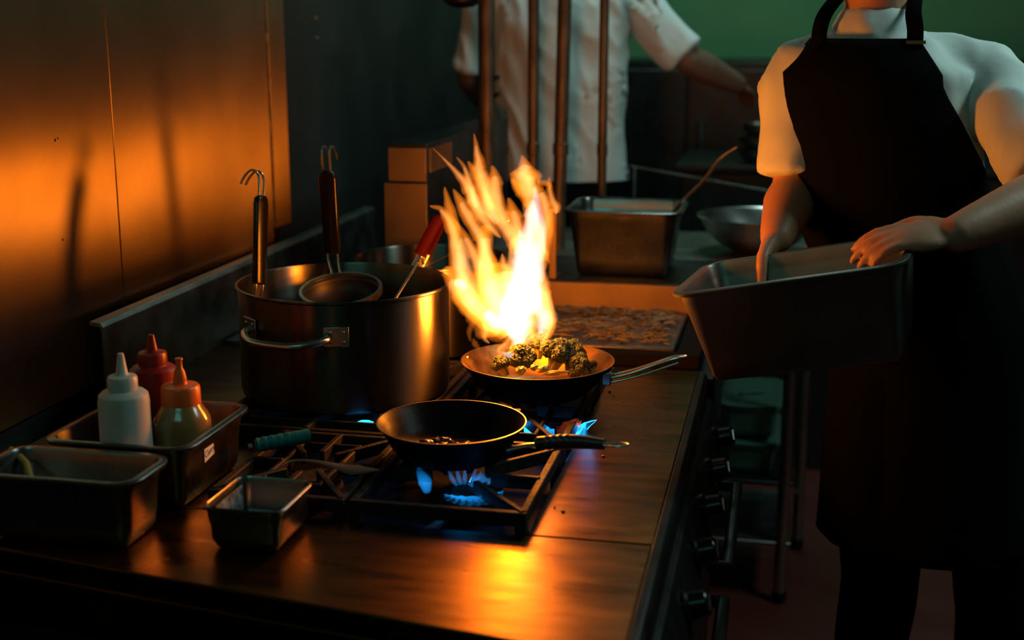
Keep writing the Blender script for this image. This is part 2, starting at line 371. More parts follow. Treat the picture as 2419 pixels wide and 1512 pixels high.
# ------------------------------------------------------------------ griddle, flue riser, stand behind
gr = thing('griddle', 'flat steel griddle with shredded food behind the burning pan', 'griddle', (-.5, 2.73, FZ))
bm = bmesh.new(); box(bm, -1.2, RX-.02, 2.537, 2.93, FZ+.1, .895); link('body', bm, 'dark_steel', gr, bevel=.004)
bm = bmesh.new(); box(bm, -.60, -.205, 2.575, 2.925, .897, .93); link('griddle_plate', bm, 'griddle', gr, bevel=.004)
bm = bmesh.new(); box(bm, -.60, RX, 2.537, 2.572, .897, .926); box(bm, -.202, RX, 2.574, 2.925, .897, .922); link('grease_trough', bm, 'black_out', gr, bevel=.003)
bm = bmesh.new(); box(bm, -1.17, -.603, 2.537, 2.93, .897, .91); link('steel_top', bm, 'dull_steel', gr, bevel=.002)
bm = bmesh.new(); box(bm, -.60, RX, 2.93, 2.945, .90, .990); link('splash_guard', bm, 'plate_steel', gr, bevel=.002)
bm = bmesh.new(); box(bm, RX-.02, RX+.03, 2.54, 2.93, .70, .88); link('front_panel', bm, 'dark_steel', gr, bevel=.004)
bm = bmesh.new()
rnd = random.Random(3)
for k in range(620):
    u = rnd.random(); x = -.55+.33*rnd.random(); y = 2.60+.31*rnd.random()
    if noise.noise(V((x*9, y*9, 2))) < -.12: continue
    L_ = .012+.022*rnd.random(); a = rnd.gauss(.2, .7); z = .9325+.006*rnd.random()
    if y+L_*abs(math.sin(a)) > 2.925 or x+L_ > -.207: continue
    d = V((math.cos(a), math.sin(a), 0)); n_ = V((-d.y, d.x, 0)); c = .006*rnd.uniform(-1, 1)
    p = V((x, y, z)); tube(bm, [p, p+d*L_*.5+n_*c+V((0, 0, .003*rnd.random())), p+d*L_], [.0012, .0019, .001], 5, 2)
tag(link('griddled_shreds', bm, 'shreds'), 'loose golden shreds frying across the flat griddle', 'food', kind='stuff')

fl = thing('flue_riser', 'tall narrow steel flue box with louvred side behind the stockpot', 'flue', (-.85, 3.3, .91))
XF = -.80
bm = bmesh.new(); box(bm, -.890, XF-.001, 2.852, 3.27, .93, 1.312); box(bm, -.890, XF-.001, 3.27, 3.74, .99, 1.312); link('box_body', bm, 'dark_steel', fl, bevel=.002)
bm = bmesh.new(); box(bm, -.901, XF, 2.840, 2.850, .93, 1.222); link('lower_plate', bm, 'plate_steel', fl, bevel=.001)
bm = bmesh.new(); box(bm, -.890, XF-.001, 2.841, 2.850, 1.227, 1.303); link('upper_plate', bm, 'plate_steel', fl, bevel=.001)
for k in range(18):
    y = 2.875+k*.011
    bm = bmesh.new(); box(bm, XF-.001, XF+.003, y, y+.004, 1.245, 1.300); link('louvre', bm, 'dull_steel', fl)
st = thing('equipment_stand', 'dark steel stand behind the griddle holding the large square food pan', 'stand', (-.5, 3.1, FZ))
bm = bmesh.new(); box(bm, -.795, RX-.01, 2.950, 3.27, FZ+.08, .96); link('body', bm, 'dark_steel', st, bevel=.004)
bm = bmesh.new(); box(bm, -.797, RX, 2.947, 3.275, .962, .992); link('top', bm, 'dark_steel', st, bevel=.003)
for x in (-.76, RX-.05):
    for y in (2.99, 3.23):
        bm = bmesh.new(); lathe(bm, [(0, 0), (.02, 0), (.02, .081), (0, .081)], (x, y, FZ), 16); link('foot', bm, 'steel', st)
bm = bmesh.new(); box(bm, -.534, -.517, 2.947, 2.953, .993, 1.158); box(bm, -.534, -.517, 2.953, 3.02, .993, .996)
tag(link('upright_plate', bm, 'plate_steel', bevel=.001), 'narrow upright steel plate between the flame and the large square food pan', 'plate')

# pipes
for (px, w_, top, m, lab) in ((1150, .046, 0, 'pipe', 'wide grimy vertical pipe nearest the flue box'), (1260, .030, 0, 'pipe', 'thin rusty vertical pipe, second from the flue box'),
                     (1332, .037, 12, 'pipe', 'thick rusty vertical pipe leaning slightly, third from the flue box'), (1425, .025, 0, 'pipe', 'thinnest rusty vertical pipe, farthest from the flue box')):
    p = at(px, 200, 3.42); p0 = V((p.x-(.014 if top else 0), 3.42, FZ+.95-.07)); 
    t = thing('vertical_pipe', lab, 'pipe', (p.x, 3.42, .93), 'vertical pipes behind the stove')
    dx = (p.x-p0.x)
    x0, x1 = p.x-dx*.9, p.x+dx*1.4
    f = .985 if px > 1150 else .985
    bm = bmesh.new(); tube(bm, [(x0, 3.42, f), (x1, 3.42, 2.6)], w_/2, 20, 1); link('tube', bm, m, t)
    if px != 1150:
        bm = bmesh.new(); lathe(bm, [(w_*.42, 0), (w_*.58, .004), (w_*.58, .034), (w_*.42, .038)], (x0+(x1-x0)*.17, 3.42, 1.235), 20); link('coupling', bm, m, t)
    else:
        bm = bmesh.new()
        for z in (1.395, 1.44): tube(bm, [(p.x+.022, 3.42, z), (p.x+.034, 3.41, z+.002)], .007, 10, 1)
        link('hose_fitting', bm, 'dark_steel', t)

# prep table beyond (casters, shelves)
pt = thing('prep_table', 'steel prep table on casters behind the stove line with two undershelves', 'table', (-.35, 3.53, FZ))
bm = bmesh.new(); box(bm, -.86, .12, 3.285, 3.80, .955, .985); link('table_top', bm, 'dull_steel', pt, bevel=.004)
for x in (-.82, .036):
    for y in (3.33, 3.72):
        xx = x+(.048 if y > 3.5 and x > 0 else 0)
        bm = bmesh.new(); tube(bm, [(xx, y, FZ+.03), (xx, y, .956)], .0165, 18, 1); lg = link('leg', bm, 'steel', pt)
        bm = bmesh.new(); lathe(bm, [(0, 0), (.014, 0), (.020, .008), (.020, .030), (0, .030)], (xx, y, FZ), 16); link('foot', bm, 'handle_black', lg)
for z, x1, m in ((.225, .060, 'dull_steel'), (.395, .060, 'dark_steel')):
    bm = bmesh.new(); box(bm, -.80, x1, 3.32, 3.73, z-.012, z); link('shelf', bm, m, pt, bevel=.003)
def lidded(name, lab, x0, x1, y0, y1, z0, z1):
    t = hotel_pan(name, lab, x0, x1, y0, y1, z0, z1-.008, m='clear_tub', lip=.006, cat='food container', group='plastic containers under the prep table')
    bm = bmesh.new(); q = (x0, x1, y0, y1, .022)
    loft(bm, [ins(z1-.006, -.010, *q), ins(z1-.001, -.010, *q), ins(z1, -.004, *q), ins(z1-.003, .012, *q)]); l_ = link('lid', bm, 'clear_tub', t, bevel=.001)
    cx, cy = (x0+x1)/2, (y0+y1)/2
    bm = bmesh.new(); tube(bm, [(cx-.03, cy-.05, z1-.001), (cx-.03, cy-.05, z1+.006), (cx+.03, cy-.02, z1+.006), (cx+.03, cy-.02, z1-.001)], .004, 8, 1); link('lid_handle', bm, 'clear_tub', l_)
lidded('lidded_container', 'pale green lidded plastic container under the prep table beside its leg', -.13, .01, 3.36, 3.66, .397, .487)
lidded('lidded_container', 'dark lidded plastic container on top of the pale green one under the table', -.135, .012, 3.37, 3.65, .497, .590)
lidded('lidded_container', 'closed plastic container low beside the table legs, behind the stove', -.36, -.16, 3.36, 3.66, .397, .487)

# back of the room
fr = thing('back_cabinet', 'dark steel refrigerated cabinet standing against the green wall', 'cabinet', (0, 5.6, FZ))
bm = bmesh.new(); box(bm, -1.15, 2.6, 5.3, 5.95, FZ+.08, 1.44); link('body', bm, 'dark_steel', fr, bevel=.006)
for k in range(5):
    x0 = -1.14+k*.745
    bm = bmesh.new(); box(bm, x0, x0+.735, 5.27, 5.30, FZ+.12, 1.41); d_ = link('door', bm, 'dark_steel', fr, bevel=.006)
    bm = bmesh.new(); tube(bm, [(x0+.06, 5.27, 1.2), (x0+.06, 5.23, 1.2), (x0+.06, 5.23, .8), (x0+.06, 5.27, .8)], .008, 8, 1); link('handle', bm, 'steel', d_)
for x in (-1.1, 2.5):
    bm = bmesh.new(); box(bm, x-.03, x+.03, 5.35, 5.9, FZ, FZ+.082); link('foot', bm, 'dark_steel', fr)
ct = thing('back_counter', 'dark counter at the rear in front of the steel cabinet', 'counter', (0, 4.7, FZ))
bm = bmesh.new(); box(bm, -.35, 2.4, 4.45, 5.0, FZ, 1.09); link('body', bm, 'dark_steel', ct, bevel=.006)
bm = bmesh.new(); box(bm, -.37, 2.42, 4.43, 5.02, 1.092, 1.115); link('top', bm, 'dark_steel', ct, bevel=.004)
for i, (x, z, r) in enumerate(((-.09, 1.116, .075), (-.09, 1.160, .075), (-.085, 1.204, .07))):
    bm = bmesh.new(); lathe(bm, [(0, 0), (r*.6, 0), (r*.9, .02), (r, .043), (r-.002, .043), (r*.88, .021), (r*.58, .003), (0, .003)], (x, 4.60, z), 32)
    tag(link('steel_bowl', bm, 'dull_steel'), ('lowest of three stacked bowls on the rear counter', 'middle of three stacked bowls on the rear counter', 'topmost of three stacked bowls on the rear counter')[i], 'bowl', 'bowls stacked on the rear counter')
rl = thing('steel_rail', 'thin steel guard rail running low behind the large square food pan', 'rail', (-.25, 3.79, .985))
bm = bmesh.new(); tube(bm, [at(1490, 393, 3.82), at(1845, 457, 3.71)], .0035, 8, 1); link('rod', bm, 'steel', rl)
for q in ((1500, 395, 3.811), (1838, 456, 3.711)):
    p = at(*q); bm = bmesh.new(); tube(bm, [(p.x, p.y if p.y < 3.79 else 3.79, .984), (p.x, p.y, p.z)], .0035, 8, 1); link('post', bm, 'steel', rl)

# ------------------------------------------------------------------ pots and pans
def pot(name, label, cx, cy, z0, z1, R, m='pot_steel'):
    t = thing(name, label, 'pot', (cx, cy, z0)); h = z1-z0
    bm = bmesh.new()
    lathe(bm, [(0, 0), (R-.008, 0), (R-.002, .004), (R, .012), (R, h-.006), (R+.004, h-.003), (R+.004, h), (R-.001, h+.0005), (R-.003, h-.004), (R-.003, .012), (R-.012, .005), (0, .005)], (cx, cy, z0), 96)
    link('pot_body', bm, m, t); return t
PX, PY, PR, PZ = -.766, 2.164, .188, 1.127
sp = pot('stockpot', 'tall steel stockpot holding sieves and a ladle beside the flame', PX, PY, .931, PZ, PR)
def pot_handle(t, cx, cy, R, z, ang, half, out=.045, drop=.006):
    a = math.radians(ang)
    def P(da, r, dz): return (cx+r*math.cos(a+da), cy+r*math.sin(a+da), z+dz)
    bm = bmesh.new()
    tube(bm, [P(-half, R+.006, 0), P(-half*.93, R+out*.55, -.001), P(-half*.5, R+out, -drop), P(0, R+out*1.06, -drop*1.2), P(half*.5, R+out, -drop), P(half*.93, R+out*.55, -.001), P(half, R+.006, 0)], .0065, 12, 5)
    h_ = link('handle', bm, 'steel', t)
    for s in (-1, 1):
        bm = bmesh.new(); mx = Matrix.Translation((cx, cy, z)) @ Matrix.Rotation(a+s*(half+.07), 4, 'Z')
        box(bm, R+.0005, R+.0035, -.021, .021, -.016, .018, mx=mx); pl = link('bracket', bm, 'steel', h_, bevel=.001)
        for yy, zz in ((-.010, .009), (-.010, -.008), (.012, .009), (.012, -.008)):
            bm = bmesh.new(); bmesh.ops.create_icosphere(bm, subdivisions=2, radius=.003, matrix=mx @ Matrix.Translation((R+.003, yy, zz))); link('rivet', bm, 'steel', h_)
pot_handle(sp, PX, PY, PR, 1.068, 258, .40)
pot_handle(sp, PX, PY, PR, 1.068, 78, .40)
p2 = pot('wide_pot', 'second wide steel pot standing behind the tall stockpot', -.725, 2.605, .9115, 1.098, .158)
pot_handle(p2, -.725, 2.605, .158, 1.05, 0, .35)

# sieves hanging inside the stockpot
def sieve(name, label, tip, wrist, rim_c, rim_r, nrm, hook_dir, bowl_depth=.06):
    """black flat handle with wire hooks at its top, two wires down to a round rim with a mesh bowl"""
    tip, wrist, rim_c = V(tip), V(wrist), V(rim_c); t = thing(name, label, 'sieve', rim_c)
    ax = (tip-wrist).normalized(); side = ax.cross(V(hook_dir)).normalized(); dp = side.cross(ax)
    bm = bmesh.new(); L_ = (tip-wrist).length; rings = []
    for f, hw in ((0, .0135), (.03, .0155), (.5, .0165), (.9, .0175), (.965, .0150), (1, .0075)):
        c = wrist+ax*L_*f; rings.append([c+side*a*hw+dp*b*.0075 for a, b in ((-1, -.6), (-.6, -1), (.6, -1), (1, -.6), (1, .6), (.6, 1), (-.6, 1), (-1, .6))])
    loft(bm, rings); h_ = link('handle', bm, 'handle_black', t, bevel=.002)
    for s in (-1, 1):
        p = tip-ax*.004+side*s*.0075; bm = bmesh.new(); h = V(hook_dir)
        tube(bm, [p, p+ax*.030, p+ax*.044+h*.006, p+ax*.047+h*.019, p+ax*.036+h*.032, p+ax*.022+h*.040], .0022, 8, 5); link('hook', bm, 'steel', h_)
    n = V(nrm).normalized(); u, v = frame(n)
    d = (wrist-rim_c); d = (d-n*d.dot(n)).normalized(); e = n.cross(d)
    bm = bmesh.new(); ringp = [rim_c+d*rim_r*math.cos(a)+e*rim_r*math.sin(a) for a in [2*math.pi*k/48 for k in range(49)]]
    rings = []
    for k in range(48):
        a = 2*math.pi*k/48; o_ = d*math.cos(a)+e*math.sin(a); c = rim_c+o_*rim_r
        rings.append([c+o_*q*.003+n*w2*.006 for q, w2 in ((-1, -1), (1, -1), (1, 1), (-1, 1))])
    rs = [[bm.verts.new(p) for p in r] for r in rings]
    for k in range(48):
        a, b = rs[k], rs[(k+1) % 48]
        for i in range(4): bm.faces.new((a[i], a[(i+1) % 4], b[(i+1) % 4], b[i]))
    link('rim', bm, 'steel', t)
    bm = bmesh.new(); nr = 9; rows = []
    for r in range(nr+1):
        ph = math.pi/2*r/nr; rows.append([bm.verts.new(rim_c+(d*math.cos(2*math.pi*k/48)+e*math.sin(2*math.pi*k/48))*(rim_r-.003)*max(math.cos(ph), .02)-n*bowl_depth*math.sin(ph)) for k in range(48)])
    for a, b in zip(rows, rows[1:]):
        for k in range(48): bm.faces.new((a[k], a[(k+1) % 48], b[(k+1) % 48], b[k]))
    bm.faces.new(rows[-1])
    o = link('mesh_bowl', bm, 'dark_steel', t); s_ = o.modifiers.new('s', 'SOLIDIFY'); s_.thickness = .001
    for s in (-1, 1):
        bm = bmesh.new(); a = s*.10; q = rim_c+(d*math.cos(a)+e*math.sin(a))*rim_r
        tube(bm, [wrist+ax*.02+side*s*.010, wrist-ax*.01+side*s*.010, q], .0022, 8, 3); link('wire', bm, 'steel', t)
    return t
sieve('round_sieve', 'round sieve in the stockpot with its tall dark handle upright in the middle', at(772, 402, 2.30), at(786, 598, 2.315), at(805, 680, 2.215)+V((0, 0, -.006)), .0735, (.0, -.22, .975), (.0, 1, 0), .05)
sieve('hooked_strainer', 'strainer with hooked black handle leaning at the left of the stockpot', at(617, 462, 2.135), at(612, 672, 2.095), V((-.862, 2.10, 1.045)), .055, (.1, .1, 1), (-.95, .2, 0), .045)
# ladle / skimmer wire in the pot
ld = thing('ladle', 'thin steel ladle leaning inside the right of the stockpot', 'ladle', at(940, 697, 2.12))
a0, a1 = at(993, 612, 2.235), at(938, 700, 2.12)
bm = bmesh.new(); d_ = (a1-a0).normalized()
tube(bm, [a0+V((.004, .004, -.010)), a0+V((.003, .002, 0)), a0+V((0, 0, .0035)), a0-V((.004, 0, .003)), a0+d_*.03, a1, a1+d_*.05], .0026, 8, 4); link('handle', bm, 'steel', ld)
bm = bmesh.new(); cc = a1+d_*.05+V((-.01, -.01, -.018)); lathe(bm, [(0, -.022), (.018, -.016), (.030, 0), (.029, 0), (.017, -.0145), (0, -.020)], cc, 28); link('bowl', bm, 'steel', ld)
# red handled tongs in the rear pot
tg = thing('red_handled_tongs', 'red-handled tongs sticking up from the pot behind the stockpot', 'tongs', at(985, 600, 2.5))
for (q0, q1, r0, r1) in (((1040, 510, 2.52), (990, 602, 2.50), .0125, .0115), ((1054, 522, 2.56), (1008, 612, 2.53), .004, .006)):
    A, B = at(*q0), at(*q1); bm = bmesh.new(); tube(bm, [A, A.lerp(B, .1), A.lerp(B, .5), B], [r1*.4, r0, r0, r1], 12, 4, flat=((1, .2, 0), .5)); link('grip', bm, 'red', tg)
    C_ = B+(B-A).normalized()*.13; bm = bmesh.new(); tube(bm, [B-(B-A)*.1, C_], .004, 8, 1); link('arm', bm, 'steel', tg)
# thin steel tongs seen through the flame
tt = thing('thin_tongs', 'thin steel tongs seen through the flame above the rear pot', 'tongs', at(1062, 602, 2.42))
p_, q_, r_ = at(1062, 602, 2.46), at(1160, 541, 2.34), at(1198, 523, 2.30)
bm = bmesh.new(); tube(bm, [p_-V((.10, -.03, .055)), p_, q_, r_], .0017, 6, 2); tube(bm, [q_, q_.lerp(r_, .5)+V((0, 0, .006)), r_+V((.002, 0, .006))], .0013, 6, 3)
tube(bm, [r_, r_+V((.004, 0, .003)), r_+V((.002, 0, .006))], .0015, 6, 3); link('wire_arm', bm, 'steel', tt)

def fry_pan(name, label, c, R, zb, zr, rb, inner, outer, tilt=0):
    t = thing(name, label, 'frying pan', (c[0], c[1], zb)); h = zr-zb
    po = [(0, 0), (rb, 0), (rb+.006, .003), (rb+(R-rb)*.45, h*.36), (R-.008, h*.82), (R, h)]
    pi = [(R-.0015, h+.0006), (R-.010, h*.84), (rb+(R-rb)*.40, h*.38), (rb+.001, .0055), (rb-.006, .0035), (0, .0035)]
    bm = bmesh.new(); lathe(bm, po+[(R, h)][:0], (c[0], c[1], zb), 80); link('outside', bm, outer, t)
    bm = bmesh.new(); lathe(bm, [(R, h)]+pi, (c[0], c[1], zb), 80); link('inside', bm, inner, t)
    bm = bmesh.new()
    lathe(bm, [(R-.0012, h+.0012), (R+.0003, h+.0012), (R+.0005, h-.0004), (R-.0012, h-.0003), (R-.0012, h+.0012)], (c[0], c[1], zb), 80); link('rim', bm, 'rim', t)
    return t
FP = (-.480, 1.825); FR_, FZR = .114, .985
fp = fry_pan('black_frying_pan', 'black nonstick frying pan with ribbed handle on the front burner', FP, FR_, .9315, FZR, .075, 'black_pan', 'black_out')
hb, he = at(1200, 1045, 1.775), at(1395, 1042, 1.735)
hb = V((FP[0]+.113, 1.762, .975)); hd = V((.16, -.03, .018)); hn = hd.normalized(); hs = hn.cross(V((0, 0, 1))).normalized()
bm = bmesh.new(); tube(bm, [hb-hn*.012+V((0, 0, -.006)), hb+hn*.02+V((0, 0, .0)), hb+hn*.045+V((0, 0, .002))], [.007, .006, .0055], 12, 4, flat=((0, 1, 0), .6)); link('handle_bracket', bm, 'steel', fp)
bm = bmesh.new(); rr = []; pts = []
for k in range(33):
    f = k/32; pts.append(hb+hn*(.032+.105*f)+V((0, 0, .003+.004*math.sin(f*3)))); rr.append(.0085*(1+.12*math.sin(math.pi*min(1, f*1.1)))*(1-.35*max(0, f-.6))*(1+(.09*math.cos(k*2.1) if .12 < f < .5 else 0))*(.75 if k == 0 else 1))
tube(bm, pts, rr, 16, 2, flat=(hs, 1.15)); hg = link('handle', bm, 'pan_handle', fp)
e = pts[-1]; bm = bmesh.new(); tube(bm, [e-hn*.004+hs*.004, e+hn*.02+hs*.009, e+hn*.036, e+hn*.02-hs*.009, e-hn*.004-hs*.004], .0018, 8, 6); link('hanging_loop', bm, 'steel', hg)
# morsels in the black pan
rnd = random.Random(5)
def morsel(i, lab):
    bm = bmesh.new(); bmesh.ops.create_icosphere(bm, subdivisions=3, radius=1)
    sx, sy, sz = rnd.uniform(.008, .013), rnd.uniform(.006, .010), rnd.uniform(.004, .007)
    for v in bm.verts:
        n = noise.noise(v.co*1.3+V((i*7, 0, 0)))*.5; v.co = V((v.co.x*sx, v.co.y*sy, v.co.z*sz))*(1+n)
    o = link('fried_morsel', bm, 'morsel'); tag(o, lab, 'food', 'browned morsels in the black frying pan'); return o
for i, (px, py) in enumerate(((1008, 1040), (1030, 1035), (1045, 1046), (1062, 1038), (1022, 1049), (1098, 1043), (1082, 1048), (1050, 1030))):
    dd = ray(px, py); p = V((0, 0, EYE))+dd*((.948-EYE)/dd.z)
    v = V((p.x-FP[0], p.y-FP[1])); 
    if v.length > .085: v = v*(.085/v.length)
    o = morsel(i, 'small browned glossy morsel cooking in the black frying pan'); o.location = (FP[0]+v.x, FP[1]+v.y, .9425+max(0, v.length-.066)*.5); o.rotation_euler = (rnd.uniform(-.2, .2), rnd.uniform(-.2, .2), rnd.uniform(0, 6))
# steel skillet
RP = (-.418, 2.200); RR, RZ = .137, .990
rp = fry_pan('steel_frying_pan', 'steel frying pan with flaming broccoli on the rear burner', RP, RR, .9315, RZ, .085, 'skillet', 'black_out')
bm = bmesh.new()
b0 = V((RP[0]+RR-.004, RP[1]-.020, RZ-.018))
for s, q in ((-.011, 0), (.011, 0)):
    tube(bm, [b0+V((0, s, 0)), b0+V((.035, s, .010)), b0+V((.075, s*.75, .026)), b0+V((.110, s*.8, .040)), b0+V((.130, s*.4, .044)), b0+V((.133, 0, .0445))], .0026, 8, 5)
tube(bm, [b0+V((.002, -.011, -.008)), b0+V((.05, -.009, .006)), b0+V((.12, -.008, .034))], .002, 8, 4)
link('wire_handle', bm, 'steel', rp)
bm = bmesh.new(); box(bm, -.012, .004, -.018, .018, -.012, .012, mx=Matrix.Translation(b0)); link('handle_bracket', bm, 'steel', rp, bevel=.002)

# broccoli
def floret_mesh(seed, size):
    r = random.Random(seed); crown = bmesh.new(); stem = bmesh.new()
    heads = [(0, 0, .55)]+[(.42*math.cos(a), .42*math.sin(a), .32+.1*r.random()) for a in [k*2*math.pi/6+r.random()*.5 for k in range(6)]]
    for i, (x, y, z) in enumerate(heads):
        b = bmesh.new(); bmesh.ops.create_icosphere(b, subdivisions=4, radius=1); rr = (.38 if i == 0 else .30)*(1+.2*(r.random()-.5))
        for v in b.verts:
            n = noise.noise(v.co*4.5+V((seed*3.1+i, 0, 0)))*.16+noise.noise(v.co*11+V((seed, i, 0)))*.16
            v.co = (V((x, y, z))+v.co*rr*(1+n))*size
        me = bpy.data.meshes.new('tmp'); b.to_mesh(me); b.free(); crown.from_mesh(me); bpy.data.meshes.remove(me)
        tube(stem, [V((x*.15, y*.15, -.42))*size, V((x*.4, y*.4, 0))*size, V((x*.9, y*.9, z))*size], [.17*size if i == 0 else .11*size, .12*size, .08*size], 10, 3)
    return crown, stem
flo = [(1232, 843, .030, 2.150, .2, 'dark broccoli floret nearest the white base of the flame'), (1312, 838, .036, 2.165, .1, 'largest dark broccoli floret heaped in the middle of the steel pan'),
       (1275, 815, .028, 2.215, -.4, 'bright green broccoli floret on top of the heap touching the flame'), (1375, 862, .026, 2.150, .7, 'small broccoli floret lying toward the handle of the steel pan'),
       (1190, 863, .022, 2.140, -.9, 'broccoli floret at the flame side of the steel pan'), (1345, 830, .028, 2.225, .5, 'broccoli floret at the back of the heap beside the largest one'),
       (1400, 868, .018, 2.165, 1.1, 'smallest broccoli floret against the inner wall near the handle')]
for i, (px, py, sz, Y, tl, lab) in enumerate(flo):
    p = at(px, py, Y); t = thing('broccoli_floret', lab, 'broccoli', (0, 0, 0), 'broccoli florets in the steel frying pan')
    sz *= 1.3; cr, sm = floret_mesh(i+1, sz); link('stem', sm, 'broc_stem', t); link('crown', cr, 'broc', t)
    low = .938+sz*.42
    v = V((p.x-RP[0], p.y-RP[1]));
    t.location = (p.x, p.y, max(p.z-sz*.25, low)); t.rotation_euler = (tl*.6+.3, tl*.5, i*1.7)
for i, (px, py, L_, r, lab) in enumerate(((1230, 875, .016, .0085, 'short pale broccoli stem chunk at the near rim of the steel pan'), (1310, 881, .036, .0048, 'long pale stem piece along the near rim of the steel pan'), (1283, 872, .018, .007, 'pale yellow stem piece behind the long one'), (1262, 868, .014, .006, 'pale stem piece between the two front florets'))):
    p = at(px, py, 2.100+.012*(i % 2)); bm = bmesh.new(); bmesh.ops.create_icosphere(bm, subdivisions=3, radius=1)
    for v in bm.verts: v.co = V((v.co.x*L_*.6, v.co.y*r, v.co.z*r*.9))*(1+.35*noise.noise(v.co*2+V((i*5, 0, 0))))
    o = tag(link('broccoli_stem_piece', bm, 'broc_stem'), lab, 'broccoli', 'broccoli stem pieces in the steel frying pan'); o.location = (p.x, p.y, max(p.z, .965)); o.rotation_euler = (.2, -.1, .3*i)

# ------------------------------------------------------------------ the flame
fire = thing('flame', 'tall blazing orange and white flame rising from the steel frying pan', 'flame', (-.46, 2.17, .95))
RIGHT = V((math.cos(YAW), math.sin(YAW), 0)); TOW = V((-math.sin(YAW), math.cos(YAW), 0))
def tongue(pts, m='fire_out', y0=2.16, y1=None, scale=1.0, thick=.42, seed=0, name='flame_tongue'):
    """tapered lens-shaped body along a path; pts: (px, py, half width px)"""
    y1 = y0 if y1 is None else y1
    P = []; W = []
    for i, (x, y, hw) in enumerate(pts):
        Y = y0+(y1-y0)*i/(len(pts)-1); P.append(at(x, y, Y)); W.append(hw*scale*2.25/FPX)
    n = 5; C = smooth_path(P, n); Wp = [w_.x for w_ in smooth_path([V((w_, 0, 0)) for w_ in W], n)]
    seg = 16; rings = []
    for i, c in enumerate(C):
        t = (C[min(i+1, len(C)-1)]-C[max(i-1, 0)]).normalized(); nrm = TOW
        s = t.cross(nrm).normalized(); hw = max(Wp[i], .0004)
        hw *= (1.45 if hw < 14*2.25/FPX else 1.18)+.22*noise.noise(V((i*.30, seed*3.7, 0))); off_ = hw*.22*noise.noise(V((i*.3, seed*5.1, 9)))
        c = c+s*off_
        d = hw*thick+.0012
        if i in (0, len(C)-1): hw *= .3; d *= .3
        ring = []
        for k in range(seg):
            a = 2*math.pi*k/seg; x = math.cos(a); y = math.sin(a)
            ring.append(c+s*hw*x*(abs(x)**.25)+nrm*d*y*abs(y)**1.2)
        rings.append(ring)
    bm = bmesh.new(); loft(bm, rings); o = link(name, bm, m, fire); return o
